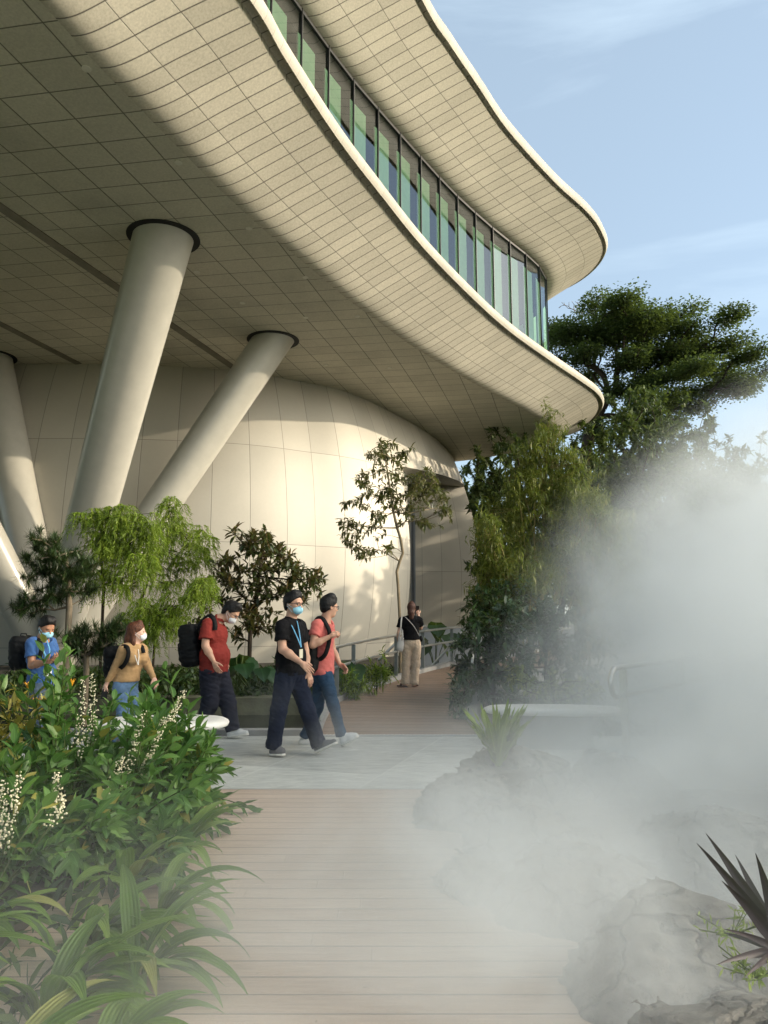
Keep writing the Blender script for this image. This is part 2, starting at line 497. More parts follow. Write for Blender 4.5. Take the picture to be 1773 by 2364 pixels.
# bulging drum under the canopy
dr = v2((-12.59, 24.08), (-8.62, 24.1), (-5.29, 24.7), (-3.2, 25.85), (-1.2, 27.5), (1.47, 32.28), (3.0, 36.3), (3.85, 40), (3.9, 44), (2.2, 49), (-2.5, 53.5), (-12, 56), (-22, 53), (-27, 46), (-27.5, 36), (-24, 28), (-18, 24.8))
DR, _ = resample(catmull(dr + [dr[0]], 12), 401)
DR = DR[:-1]; nD = 400
DN = []
for i in range(nD):
    t = (DR[(i + 2) % nD] - DR[i - 2]).normalized(); DN.append(Vector((t.y, -t.x, 0)))
def bulge(z): return 1.35 * (1 - ((z - 3.6) / 6.3) ** 2)
def dpt(i, z):
    q = DR[i % nD] + DN[i % nD] * bulge(z); return (q.x, q.y, z)
arc = [0]
for i in range(1, nD + 1): arc.append(arc[-1] + (DR[i % nD] - DR[i - 1]).length)
def tanx(i, z): q = dpt(i, z); return q[0] / q[1]
half = range(0, 200)
iL = min([i for i in half if DR[i].y < 36], key=lambda i: abs(tanx(i, 4.5) - .0366))
iR = max(half, key=lambda i: tanx(i, 4.5)) + 1
zs_ = [-.3] + [z * .33 for z in range(0, 30)] + [9.92]
b = MB()
cols = list(range(iR, nD + 1)) + list(range(nD + 1, nD + iL + 1))
b.grid([[dpt(i, z) for i in cols] for z in zs_], uv=[[(arc[i % nD] + (arc[nD] if i >= nD else 0), z - .5) for i in cols] for z in zs_])
def ztop(i): t = (i - iL) / (iR - iL); return 7.35 + 1.15 * t
cols = list(range(iL, iR + 1)); rows = 10
b.grid([[dpt(i, ztop(i) + (9.92 - ztop(i)) * r_ / rows) for i in cols] for r_ in range(rows + 1)],
       uv=[[(arc[i], ztop(i) + (9.92 - ztop(i)) * r_ / rows - .5) for i in cols] for r_ in range(rows + 1)])
drum = to_b(b.build('drum_wall', M_drum, smooth=True))
Q1, Q2 = Vector((1.0, 31.2, 0)), Vector((1.57, 39.0, 0))
def lerp3(a, b_, t): return tuple(a[k] + (b_[k] - a[k]) * t for k in range(3))
b = MB()
zz = [z * ztop(iR) / 20 for z in range(21)]
b.grid([[lerp3(dpt(iR, z), (Q2.x, Q2.y, z), t) for t in (0, .04, .3, .65, 1)] for z in zz], uv=[[(t * 3.6, z - .5) for t in (0, .04, .3, .65, 1)] for z in zz])
zz = [z * ztop(iL) / 20 for z in range(21)]
b.grid([[lerp3(dpt(iL, z), (Q1.x, Q1.y, z), t) for t in (0, .5, 1)] for z in zz], uv=[[(t * 2, z - .5) for t in (0, .5, 1)] for z in zz])
edge = [dpt(i, ztop(i)) for i in range(iL, iR + 1)]
m = len(edge)
inner = [(Q1.x + (Q2.x - Q1.x) * k / (m - 1), Q1.y + (Q2.y - Q1.y) * k / (m - 1), ztop(iL + k)) for k in range(m)]
b.grid([edge, inner], uv=[[(k * .2, .1) for k in range(m)], [(k * .2, 2.) for k in range(m)]])
dj = to_b(b.build('doorway_reveal', M_drum, smooth=False))
b = MB(); b.add([(Q1.x, Q1.y, 0), (Q2.x, Q2.y, 0), (Q2.x, Q2.y, 8.45), (Q1.x, Q1.y, 7.4)], [(0, 1, 2, 3)])
gd = to_b(b.build('doorway_glazing', simple('dark_glazing', (.02, .022, .022), .08)))
b = MB()
M_grey = simple('grey_metal', (.30, .31, .32), .4, .06)
for t in (.82, .93, 1.0):
    q = Q1.lerp(Q2, t) + Vector((.06, -.05, 0)); b.box(q + Vector((0, 0, 3.6)), (.06, .12, 7.2))
b.build('glazing_bar', M_grey, gd)

# ============================================================ GROUND, DECK, PLAZA, RAMP
def wood_mat(name, c1, c2, pw, gap=.0065, dk=.6):
    m, nt, b, o = new_mat(name); setp(b, rough=.62, spec=.3)
    tc = N(nt, 'ShaderNodeTexCoord'); sx = N(nt, 'ShaderNodeSeparateXYZ'); nt.links.new(tc.outputs['UV'], sx.inputs[0])
    ln, iv = line_mask(nt, sx.outputs[1], pw, gap)
    ju = math_(nt, 'ADD', sx.outputs[0], math_(nt, 'MULTIPLY', cell_rand(nt, iv, None), 5))
    lj, ij = line_mask(nt, ju, 2.6, .004)
    rnd = cell_rand(nt, iv, ij)
    gr = noise(nt, 3.2, 7, 'UV', .62, stretch=(1.2, 16, 1))
    gr2 = noise(nt, 16, 5, 'UV', .7, stretch=(.8, 22, 1))
    bl = noise(nt, .9, 5, 'UV', .6)
    t = math_(nt, 'ADD', math_(nt, 'MULTIPLY', rnd, .14), math_(nt, 'MULTIPLY', gr, .75))
    t = math_(nt, 'ADD', t, math_(nt, 'MULTIPLY', bl, .3))
    c = ramp(nt, t, [(.3, c1), (.85, c2)])
    c = mix(nt, c, tuple(q * .45 for q in c1), math_(nt, 'MULTIPLY', math_(nt, 'GREATER_THAN', gr2, .64), .35))
    # pale scuffs
    sc_ = ramp(nt, noise(nt, 5, 6, 'UV', .7, stretch=(2, 14, 1)), [(.66, (0, 0, 0)), (.72, (1, 1, 1))])
    c = mix(nt, c, (.5, .45, .38), math_(nt, 'MULTIPLY', sc_, .16))
    ln2 = math_(nt, 'MAXIMUM', ln, math_(nt, 'MULTIPLY', lj, .35))
    c = mix(nt, c, (.07, .05, .04), math_(nt, 'MULTIPLY', ln2, dk))
    nt.links.new(c, b.inputs['Base Color'])
    h = math_(nt, 'SUBTRACT', math_(nt, 'MULTIPLY', gr, .2), ln2)
    bump(nt, b, h, .5, .008)
    return m
M_deck = wood_mat('timber_decking', (.36, .26, .195), (.60, .475, .37), .145, .0075, .72)
M_ramp = wood_mat('ramp_timber', (.13, .08, .05), (.31, .205, .14), .285, .024, .9)
M_soil = simple('garden_soil', (.05, .042, .03), .95, .35, 3, bumps=(6, .8, .05))
M_conc = simple('concrete', (.27, .27, .26), .8, .14, 5, bumps=(40, .2))
def stone_mat():
    m, nt, b, o = new_mat('granite_paving'); setp(b, rough=.6, spec=.35)
    tc = N(nt, 'ShaderNodeTexCoord'); mp = N(nt, 'ShaderNodeMapping'); mp.inputs['Rotation'].default_value = (0, 0, R(19))
    nt.links.new(tc.outputs['Object'], mp.inputs[0]); sx = N(nt, 'ShaderNodeSeparateXYZ'); nt.links.new(mp.outputs[0], sx.inputs[0])
    lu, iu = line_mask(nt, sx.outputs[0], 1.2, .008); lv, iv = line_mask(nt, math_(nt, 'ADD', sx.outputs[1], .35), 1.2, .008)
    g = noise(nt, 5, 9, rough=.72, stretch=(.7, 2.6, 1), dist=1.2); g2 = noise(nt, 75, 3, rough=.7)
    t = math_(nt, 'ADD', math_(nt, 'MULTIPLY', g, .8), math_(nt, 'MULTIPLY', g2, .25))
    t = math_(nt, 'ADD', t, math_(nt, 'MULTIPLY', cell_rand(nt, iu, iv), .12))
    c = ramp(nt, t, [(.40, (.26, .27, .255)), (.56, (.40, .41, .385)), (.72, (.55, .56, .52))])
    c = mix(nt, c, (.66, .67, .62), math_(nt, 'MULTIPLY', math_(nt, 'MAXIMUM', lu, lv), .75))
    nt.links.new(c, b.inputs['Base Color']); bump(nt, b, g2, .15, .004)
    return m
M_stone = stone_mat()
def sheet(nm, x0, x1, y0, y1, z, mat, th=None, n=1):
    b = MB()
    if th:
        b.box(((x0 + x1) / 2, (y0 + y1) / 2, z - th / 2), (x1 - x0, y1 - y0, th))
    else:
        b.add([(x0, y0, z), (x1, y0, z), (x1, y1, z), (x0, y1, z)], [(0, 1, 2, 3)], [(x0, y0), (x1, y0), (x1, y1), (x0, y1)])
    return tag(b.build(nm, mat), kind='structure')
sheet('ground', -900, 900, -300, 1600, -.42, simple('ground_grass', (.12, .14, .07), .95, .4, .5))
b = MB()
b.box((-2.2, 2.2, -.06), (6.6, 9.0, .11))
tag(b.build('deck_substructure', M_soil), kind='structure')
sheet('timber_deck', -5.5, 1.15, -2.5, 6.70, 0.0, M_deck)
b = MB(); b.box((-5.0, 8.14, -.15), (18, 2.86, .30)); tag(b.build('stone_plaza', M_stone), kind='structure')
b = MB(); b.box((-2.2, 6.712, -.04), (6.6, .02, .083)); tag(b.build('deck_edge_strip', M_conc), kind='structure')
# pond behind the plaza
def water_mat():
    m, nt, b, o = new_mat('pond_water'); setp(b, color=(.012, .014, .010), rough=.06, spec=.6)
    bump(nt, b, noise(nt, 5, 3, stretch=(1, 2.2, 1)), .12, .03)
    return m
sheet('pond_water', -9.0, -.85, 9.5, 13.3, -.16, water_mat())
b = MB(); b.box((-5.0, 9.66, -.06), (8.2, .18, .26)); tag(b.build('pond_kerb', M_conc), kind='structure')
M_ledge = simple('mossy_stone', (.10, .10, .06), .8, .35, 4, bumps=(8, .5, .03))
b = MB(); b.box((-5.0, 13.0, -.05), (7.6, .5, .34)); tag(b.build('pond_ledge', M_ledge), kind='structure')
# planted ground behind and to the right
def bed(nm, poly, z, seed=1):
    b = MB(); n = len(poly)
    vs = [(x, y, z) for x, y in poly] + [(x, y, -.5) for x, y in poly]
    b.add(vs, [tuple(range(n))] + [(k, n + k, n + (k + 1) % n, (k + 1) % n) for k in range(n)])
    return tag(b.build(nm, M_soil), kind='structure')
bed('planting_bed', [(-30, 13.2), (-1.05, 13.2), (-.5, 14.4), (.9, 17.6), (2.6, 20.2), (2.6, 60), (-30, 60)], -.03)
bed('planting_bed', [(1.25, 9.75), (40, 9.0), (90, 120), (6, 120), (5.2, 22), (3.4, 17.2), (2.2, 14.3), (1.45, 12.2)], -.03)
bed('planting_bed', [(-9, -2), (-1.75, -2), (-1.72, 6.4), (-2.1, 6.72), (-9, 6.72)], .07)
bed('planting_bed', [(1.2, 9.6), (.95, 6.72), (1.0, 3.5), (.9, -2), (12, -2), (12, 9.6)], -.015)

# curved timber ramp
rampL = [Vector(q) for q in ((-.80, 9.60, .004), (-.82, 11.2, .04), (-.74, 12.5, .075), (-.08, 14.35, .16), (.72, 16.2, .235), (1.6, 17.95, .3), (3.0, 20.2, .38), (5, 22.5, .46))]
rampR = [Vector(q) for q in ((1.18, 9.60, .004), (1.2, 11.0, .04), (1.42, 12.2, .075), (2.0, 13.7, .16), (2.75, 15.2, .235), (3.6, 16.8, .3), (5.0, 18.6, .38), (7.0, 20.5, .46))]
RL, LLn = resample(catmull(rampL, 10), 70); RR, _ = resample(catmull(rampR, 10), 70)
b = MB(); b.grid([RL, RR], uv=[[(0, LLn * i / 69) for i in range(70)], [(2.0, LLn * i / 69) for i in range(70)]])
b.grid([[q - Vector((0, 0, .006)) for q in RL], [Vector((q.x, q.y, -.4)) for q in RL]], uv=[[(0, 0)] * 70] * 2)
tag(b.build('timber_ramp', M_ramp, smooth=False), kind='structure')
def kerb_along(pts, wdt, h, nm):
    b = MB(); rows = [[], [], [], []]
    for i, q in enumerate(pts):
        t = (pts[min(i + 1, len(pts) - 1)] - pts[max(0, i - 1)]); t.z = 0; t.normalize(); n_ = Vector((-t.y, t.x, 0))
        for r_, (o_, dz) in enumerate(((0, -.35), (0, h), (wdt, h), (wdt, -.35))): rows[r_].append(q + n_ * o_ + Vector((0, 0, dz)))
    b.grid(rows); return tag(b.build(nm, M_conc), kind='structure')
kerb_along(RL, .15, .09, 'ramp_kerb')
kerb_along(list(reversed(RR)), .15, .05, 'ramp_kerb')
# slotted drain across the foot of the ramp
b = MB(); b.box((.2, 9.583, .002), (2.05, .10, .012))
dg = tag(b.build('drain_grate', M_grey), 'narrow metal drain grate with slanted pale slots at the foot of the ramp', 'drain grate')
b = MB(); Mw = simple('pale_metal', (.62, .62, .58), .4)
for k in range(42):
    x = -.80 + k * .0485
    b.add([(x, 9.54, .0125), (x + .018, 9.54, .0125), (x + .048, 9.625, .0125), (x + .03, 9.625, .0125)], [(0, 1, 2, 3)])
b.build('grate_slats', Mw, dg)

# ============================================================ RAILINGS
M_steel = simple('brushed_steel', (.55, .55, .52), .32, .05, 20, metal=.9)
M_post = simple('galvanised_post', (.24, .25, .235), .5, .08, 10, metal=.4)
def railing(nm, label, base, posts, h1, h2, name_i=0, loop=True, rr=.026):
    """base: list of points along the foot of the rail; posts: indices (float) along it"""
    root = empty(nm, base[0], label, 'railing')
    inv = Matrix.Translation(-base[0])
    def par(o): o.parent = root; o.matrix_parent_inverse = inv
    b = MB()
    up = [q + Vector((0, 0, h1)) for q in base]; lo = [q + Vector((0, 0, h2)) for q in base]
    if loop:
        d = (base[0] - base[1]).normalized(); c = (up[0] + lo[0]) / 2; rad = (h1 - h2) / 2
        arcp = [c + d * rad * .8 * math.sin(PI * k / 10) + Vector((0, 0, rad * math.cos(PI * k / 10))) for k in range(11)]
        b.tube(list(reversed(up)) + arcp[1:-1] + lo, rr, 12)
    else:
        b.tube(up, rr, 12); b.tube(lo, rr, 12)
    par(b.build('handrail', M_steel, smooth=True))
    for s_ in posts:
        i = min(len(base) - 2, int(s_)); q = base[i].lerp(base[i + 1], s_ - i); t = base[i + 1] - base[i]
        b = MB(); b.box(q + Vector((0, 0, h1 / 2 - .02)), (.016, .075, h1 - .01), Matrix.Rotation(math.atan2(t.y, t.x), 3, 'Z'))
        b.box(q + Vector((0, 0, .008)), (.09, .1, .016), Matrix.Rotation(math.atan2(t.y, t.x), 3, 'Z'))
        par(b.build('post', M_steel if 'mist' in label else M_post))
    return root
kb = []
for i, q in enumerate(RL):
    t = (RL[min(i + 1, 69)] - RL[max(0, i - 1)]); t.z = 0; t.normalize(); kb.append(q + Vector((-t.y, t.x, 0)) * .075 + Vector((0, 0, .09)))
def near(px):
    return min(range(69), key=lambda i: abs(CX + F * kb[i].x / (kb[i].y * .99) - px) + (0 if kb[i].y > 11 else 50))
railing('ramp_railing', 'steel two-rail handrail along the left kerb of the timber ramp beside the standing woman', kb[2:60], [0.5, near(777) - 2 + .2, near(820) - 2, near(917) - 2, near(977) - 2, near(1045) - 2, 52], .80, .47)
kr = []
RRr = RR
for i, q in enumerate(RRr): kr.append(q + Vector((.06, -.03, .05)))
railing('ramp_railing', 'steel handrail end sticking out of the dark leafy hedge at the right of the ramp', kr[13:50], [.4, 9, 18, 28], .80, .47)
# fog-covered railing on the right
fb_ = [Vector((2.30, 7.5, .08)).lerp(Vector((6.9, 12.6, .12)), k / 12) for k in range(13)]
railing('garden_railing', 'pale steel railing with a rounded end half lost in the white mist', fb_, [.3, 3, 6, 9, 12], .90, .62)
# stair handrails behind the ramp
st = empty('stair_railing', aty(989, 1544, 18.6), 'bright diagonal steel stair handrails behind the ramp railing', 'railing')
inv = Matrix.Translation(-st.location)
for p0, q0 in (((989, 1546, 18.6), (1080, 1446, 19.4)), ((874, 1524, 17.2), (950, 1448, 18.0))):
    b = MB(); a, c = aty(*p0), aty(*q0)
    b.tube([a, c, c + Vector((.35, .2, .02))], .032, 12); o = b.build('handrail', M_steel, smooth=True); o.parent = st; o.matrix_parent_inverse = inv
    for t in (.08, .9):
        b = MB(); q = a.lerp(c, t); b.box((q.x, q.y, q.z / 2 - .05), (.03, .06, q.z + .1)); o = b.build('post', M_post); o.parent = st; o.matrix_parent_inverse = inv
# low grey ramp wall behind the railing
b = MB()
b.box((3.1, 22.6, .55), (5.2, .3, 1.2)); tag(b.build('garden_wall', simple('grey_render', (.34, .35, .36), .85, .06)), 'low grey rendered wall behind the ramp railing', 'wall')

# ============================================================ BENCHES
M_white = simple('white_stone', (.72, .71, .66), .55, .06, 6, bumps=(60, .05))
def bench(label, c, rx, ry, rz, z=.46):
    root = empty('garden_bench', (c[0], c[1], 0), label, 'bench', None, rz)
    b = MB(); n = 56
    def ell(s_, zz): return [(rx * s_ * math.copysign(abs(math.cos(2 * PI * k / n)) ** .8, math.cos(2 * PI * k / n)), ry * s_ * math.copysign(abs(math.sin(2 * PI * k / n)) ** .8, math.sin(2 * PI * k / n)), zz) for k in range(n)]
    b.grid([ell(.0, z), ell(.8, z), ell(.93, z - .006), ell(.985, z - .025), ell(1.0, z - .045), ell(.985, z - .068), ell(.93, z - .08), ell(0, z - .08)], close=True)
    b.build('seat', M_white, root, smooth=True)
    b = MB(); b.grid([ell(.60, z - .078), ell(.52, .3), ell(.56, -.02)], close=True); b.build('plinth', M_conc, root, smooth=True)
    return root
bench('smooth white oval bench in front of the small pale shrub in the mist', (1.95, 8.75), .80, .27, R(-4))
bench('smooth white rounded bench half hidden behind the flowering plants by the striding man in red', (-2.22, 7.62), .66, .40, R(6), .47)
# ============================================================ PLANT TOOLKIT
rng = np.random.default_rng(7)
def nrm(a): return a / np.maximum(1e-9, np.linalg.norm(a, axis=-1, keepdims=True))
def rdir(n):
    return nrm(rng.normal(size=(n, 3)))
PROF = {
    'lance': lambda t: np.sin(np.pi * np.clip(t, 0, 1) ** .75) ** .9,
    'oval': lambda t: np.sin(np.pi * np.clip(t, 0, 1) ** .9) ** .7,
    'strap': lambda t: np.minimum(1, t * 6 + .25) * np.clip((1 - t) * 2.2, 0, 1) ** .7,
    'blade': lambda t: np.minimum(1, t * 2.2 + .3) * (1 - t) ** .8,
    'needle': lambda t: np.clip(1 - t * .8, 0, 1),
    'heart': lambda t: np.where(t < .2, .55 + t * 2.2, (1 - ((t - .2) / .8) ** 1.6)),
}
class Leaves:
    def __init__(s): s.V = []; s.Q = []; s.r = []; s.sd = []; s.t = []; s.n = 0
    def add(s, P, D, U, Ln, Wd, droop=.2, segs=3, prof='lance', fold=.25, cols=3, twist=0, rnd=None, wave=0):
        P = np.asarray(P, float); n = len(P)
        if n == 0: return
        D = nrm(np.asarray(D, float)); U = np.broadcast_to(np.asarray(U, float), D.shape)
        S = np.cross(D, U); bad = np.linalg.norm(S, axis=1) < 1e-3
        if bad.any(): S[bad] = np.cross(D[bad], np.array([1., .3, 0]))
        S = nrm(S); Nn = np.cross(S, D)
        Ln = np.broadcast_to(np.asarray(Ln, float), (n,)); Wd = np.broadcast_to(np.asarray(Wd, float), (n,)); droop = np.broadcast_to(np.asarray(droop, float), (n,))
        t = np.linspace(0, 1, segs + 1); pr = PROF[prof](t); pr[-1] = .03
        if prof in ('lance', 'oval'): pr[0] = .08
        # droop: rotate direction downward progressively (keeps the length)
        ang = droop[:, None] * t[None, :] * 1.0
        dz = np.array([0, 0, -1.0])
        down = dz - D * (D @ dz)[:, None]; down = nrm(down + 1e-6)
        dirs = D[:, None, :] * np.cos(ang)[..., None] + down[:, None, :] * np.sin(ang)[..., None]
        step = dirs * (Ln / segs)[:, None, None]
        C = P[:, None, :] + np.concatenate([np.zeros((n, 1, 3)), np.cumsum(step[:, :-1], axis=1)], axis=1)
        side = np.array([-1., 0, 1.]) if cols == 3 else (np.array([-1., 1.]) if cols == 2 else np.linspace(-1, 1, cols))
        Nl = np.cross(S[:, None, :], dirs)
        off = (Wd[:, None] * pr[None, :])
        V = C[:, :, None, :] + S[:, None, None, :] * (off[:, :, None] * side)[..., None] + Nl[:, :, None, :] * (off[:, :, None] * np.abs(side) * fold)[..., None]
        if wave:
            V = V + Nl[:, :, None, :] * (off[:, :, None] * np.sin(t[None, :, None] * 17 + side * 2 + P[:, :1, None] * 40) * wave * np.abs(side))[..., None]
        k = len(side); m = (segs + 1) * k
        s.V.append(V.reshape(-1, 3))
        base = s.n + np.arange(n)[:, None] * m
        q = []
        for i in range(segs):
            for j in range(k - 1):
                q.append([i * k + j, i * k + j + 1, (i + 1) * k + j + 1, (i + 1) * k + j])
        q = np.array(q)
        s.Q.append((base[:, :, None] + q[None].reshape(1, -1, 4)).reshape(-1, 4))
        r_ = rng.random(n) if rnd is None else np.broadcast_to(rnd, (n,))
        s.r.append(np.repeat(r_, m)); s.sd.append(np.tile(np.tile(side, segs + 1), n)); s.t.append(np.tile(np.repeat(t, k), n))
        s.n += n * m
    def build(s, name, mat, parent=None, smooth=True):
        V = np.concatenate(s.V); Q = np.concatenate(s.Q)
        if parent is not None: V = V - np.array(parent.location)
        o = np_mesh(name, V, Q, mat, parent, smooth)
        for nm, a in (('rnd', s.r), ('side', s.sd), ('along', s.t)):
            at = o.data.attributes.new(nm, 'FLOAT', 'POINT'); at.data.foreach_set('value', np.concatenate(a).astype(np.float32))
        return o
def leaf_mat(name, c1, c2, c3=None, trans=.3, rough=.42, vein=.25, pleat=0, spec=.4, tcol=None, back=None, old=None):
    m, nt, b, o = new_mat(name); setp(b, rough=rough, spec=spec)
    at = N(nt, 'ShaderNodeAttribute'); at.attribute_name = 'rnd'
    stops = [(0.0, c1), (.6, c2)] + ([(1.0, c3)] if c3 else [(1.0, c2)])
    c = ramp(nt, at.outputs['Fac'], stops)
    nz = noise(nt, 1.3, 3)
    c = mix(nt, c, tuple(q * .55 for q in c1), math_(nt, 'MULTIPLY', ramp(nt, nz, [(.35, (1, 1, 1)), (.6, (0, 0, 0))]), .45))
    if vein or pleat:
        a2 = N(nt, 'ShaderNodeAttribute'); a2.attribute_name = 'side'
        ab = math_(nt, 'ABSOLUTE', a2.outputs['Fac'])
        if vein:
            vm = math_(nt, 'LESS_THAN', ab, .09)
            c = mix(nt, c, tuple(min(1, q * 1.9 + .02) for q in c2), math_(nt, 'MULTIPLY', vm, vein))
        if pleat:
            pl = math_(nt, 'SINE', math_(nt, 'MULTIPLY', a2.outputs['Fac'], 17))
            c = mix(nt, c, tuple(q * .6 for q in c1), math_(nt, 'MULTIPLY', math_(nt, 'MAXIMUM', pl, 0), pleat))
            bump(nt, b, pl, .5, .004)
    if old:
        c = mix(nt, c, old, math_(nt, 'MULTIPLY', math_(nt, 'GREATER_THAN', at.outputs['Fac'], .955), .85))
    if back:
        g = N(nt, 'ShaderNodeNewGeometry'); c = mix(nt, c, back, g.outputs['Backfacing'])
    nt.links.new(c, b.inputs['Base Color'])
    tr = N(nt, 'ShaderNodeBsdfTranslucent'); ms = N(nt, 'ShaderNodeMixShader'); ms.inputs[0].default_value = trans
    tcx = mix(nt, c, (tcol or (.16, .22, .03)), .5)
    nt.links.new(tcx, tr.inputs[0]); nt.links.new(b.outputs[0], ms.inputs[1]); nt.links.new(tr.outputs[0], ms.inputs[2]); nt.links.new(ms.outputs[0], o.inputs[0])
    return m
def bark_mat(name, c, v=.4, sc=(30, 30, 5)):
    m, nt, b, o = new_mat(name); setp(b, rough=.9, spec=.2)
    n_ = noise(nt, 1, 6, stretch=sc, rough=.65)
    nt.links.new(ramp(nt, n_, [(.3, tuple(q * (1 - v) for q in c)), (.7, tuple(q * (1 + v) for q in c))]), b.inputs['Base Color'])
    bump(nt, b, n_, .5, .01)
    return m
def edge_tubes(A, B, ra, rb, n=6):
    A = np.asarray(A); B = np.asarray(B); D = nrm(B - A)
    ref = np.where(np.abs(D[:, 2:3]) < .9, np.array([[0, 0, 1.]]), np.array([[1., 0, 0]]))
    U = nrm(np.cross(D, ref)); W = np.cross(D, U)
    th = 2 * np.pi * np.arange(n) / n
    ring = U[:, None, :] * np.cos(th)[None, :, None] + W[:, None, :] * np.sin(th)[None, :, None]
    V = np.concatenate([A[:, None, :] + ring * ra[:, None, None], B[:, None, :] + ring * rb[:, None, None]], axis=1)
    q = np.array([[k, (k + 1) % n, n + (k + 1) % n, n + k] for k in range(n)])
    Q = (np.arange(len(A))[:, None, None] * 2 * n + q[None]).reshape(-1, 4)
    return V.reshape(-1, 3), Q
def colonize(trunk, pts, r_tip=.006, sag=.08, jit=.05, reach=1.0, up=.0, expo=2.3, order=None):
    """trunk: list of 3d points (base first). every point of pts becomes a twig tip linked to the growing skeleton"""
    tr = [np.array(q, float) for q in trunk]
    tr2 = []
    for a, c in zip(tr[:-1], tr[1:]):
        k = max(1, int(np.linalg.norm(c - a) / .25))
        tr2 += [a + (c - a) * i / k for i in range(k)]
    tr2.append(tr[-1])
    nodes = list(tr2); par = [-1] + list(range(len(tr2) - 1))
    pts = np.asarray(pts, float)
    dd = np.min(np.linalg.norm(pts[:, None] - np.array(tr2)[None, len(tr2) // 2:], axis=2), axis=1) if order is None else order
    start = max(0, int(len(tr2) * (1 - reach)))
    depth = [0.0] * len(tr2)
    tips = []; tdir = []
    for i in np.argsort(dd):
        p_ = pts[i]; NA = np.array(nodes); d = np.linalg.norm(NA - p_, axis=1)
        cost = d + .45 * np.array(depth) + np.maximum(0, NA[:, 2] - p_[2]) * up
        cost[:start] += 1e3
        j = int(np.argmin(cost)); a = NA[j]; dist = d[j]
        k = max(1, min(5, int(dist / .25)))
        mid_j = rng.normal(size=3) * jit * dist
        prev = j
        for q in range(1, k + 1):
            t = q / k; x = a + (p_ - a) * t + mid_j * math.sin(math.pi * t) + np.array([0, 0, sag * dist * math.sin(math.pi * t)])
            nodes.append(x); par.append(prev); depth.append(depth[prev] + dist / k); prev = len(nodes) - 1
        tips.append(p_); tdir.append(nodes[prev] - nodes[par[prev]])
    n = len(nodes); rad = np.zeros(n); NA = np.array(nodes)
    haskid = np.zeros(n, bool)
    for i in range(n - 1, -1, -1):
        if rad[i] == 0: rad[i] = r_tip ** expo
        if par[i] >= 0: rad[par[i]] += rad[i]
    rad = rad ** (1 / expo)
    ci = np.arange(n)[np.array(par) >= 0]; pi_ = np.array(par)[ci]
    return (NA[pi_], NA[ci], np.minimum(rad[pi_], rad[ci] * 1.6), rad[ci]), np.array(tips), nrm(np.array(tdir)), NA, rad
def blob_pts(n, c, r, shell=.55, seed=None):
    d = rdir(n); rr = (shell + (1 - shell) * rng.random(n)) if shell < 1 else np.ones(n)
    keep = rr ** .8
    return np.array(c) + d * keep[:, None] * np.array(r)
def pxblob(n, px, py, rx, ry, y, dy=None, shell=.4):
    c = aty(px, py, y); k = y / F
    return blob_pts(n, c, (rx * k, dy if dy else (rx + ry) * .5 * k, ry * k), shell)
def whorl(lv, tips, tdir, k, ln, wd, spread=.9, droop=.4, back=.1, prof='lance', segs=3, lnv=.25, cols=3, fold=.25, updir=None):
    n = len(tips); T = np.repeat(tips, k, 0); D = np.repeat(tdir, k, 0)
    s_ = rng.random(n * k)
    R_ = rdir(n * k)
    d = nrm(D * (1 - spread * .6) + R_ * spread)
    P = T - D * (s_ * back)[:, None]
    U = np.array([0, 0, 1.0]) + .45 * rdir(n * k)
    L_ = ln * (1 + lnv * rng.normal(size=n * k)); L_ = np.clip(L_, ln * .45, ln * 1.7)
    lv.add(P, d, U, L_, wd * L_ / ln, droop * (0.5 + rng.random(n * k)), segs, prof, fold, cols)
def plant(name, label, cat, group, trunk, pts, leaf_fn, lmat, bmat, r_tip=.006, part=('trunk', 'crown'), tubes=6, minr=0, **kw):
    root = empty(name, tuple(trunk[0]), label, cat, group)
    (A, B_, ra, rb), tips, tdir, NA, rad = colonize(trunk, pts, r_tip, **kw)
    V, Q = edge_tubes(A, B_, ra, rb, tubes)
    np_mesh(part[0], V - np.array(root.location), Q, bmat, root)
    lv = Leaves(); leaf_fn(lv, tips, tdir, NA, rad)
    lv.build(part[1], lmat, root)
    return root

# leaf materials
L_weep = leaf_mat('weeping_leaf', (.11, .19, .014), (.21, .31, .025), (.34, .41, .05), trans=.4, vein=0, rough=.5)
L_pine = leaf_mat('pine_needle', (.012, .032, .010), (.03, .06, .016), (.07, .10, .03), trans=.15, vein=0)
L_gloss = leaf_mat('glossy_leaf', (.018, .032, .010), (.045, .065, .016), (.13, .14, .035), trans=.22, rough=.3, back=(.12, .085, .035))
L_olive = leaf_mat('olive_leaf', (.035, .045, .012), (.075, .085, .02), (.15, .13, .04), trans=.3, rough=.35, back=(.11, .10, .04))
L_bamb = leaf_mat('bamboo_leaf', (.07, .10, .016), (.14, .18, .028), (.27, .26, .055), trans=.4, vein=0, rough=.5)
L_hedge = leaf_mat('hedge_leaf', (.016, .042, .018), (.034, .08, .028), (.07, .14, .045), trans=.25, rough=.38, vein=.15)
L_rain = leaf_mat('rain_tree_leaf', (.035, .06, .02), (.07, .11, .034), (.15, .20, .06), trans=.4, vein=0, rough=.6)
L_far = leaf_mat('woodland_leaf', (.035, .065, .022), (.07, .11, .032), (.14, .17, .055), trans=.3, vein=0, rough=.6)
L_pale = leaf_mat('pale_shrub_leaf', (.12, .16, .05), (.22, .27, .08), (.42, .44, .16), trans=.35, rough=.45)
L_fern = leaf_mat('nest_fern_leaf', (.22, .31, .07), (.34, .45, .11), (.48, .56, .18), trans=.4, rough=.4, vein=.4)
L_front = leaf_mat('lance_leaf', (.06, .14, .03), (.12, .24, .05), (.23, .37, .085), trans=.38, rough=.36, vein=.35, tcol=(.12, .30, .04), old=(.36, .31, .07))
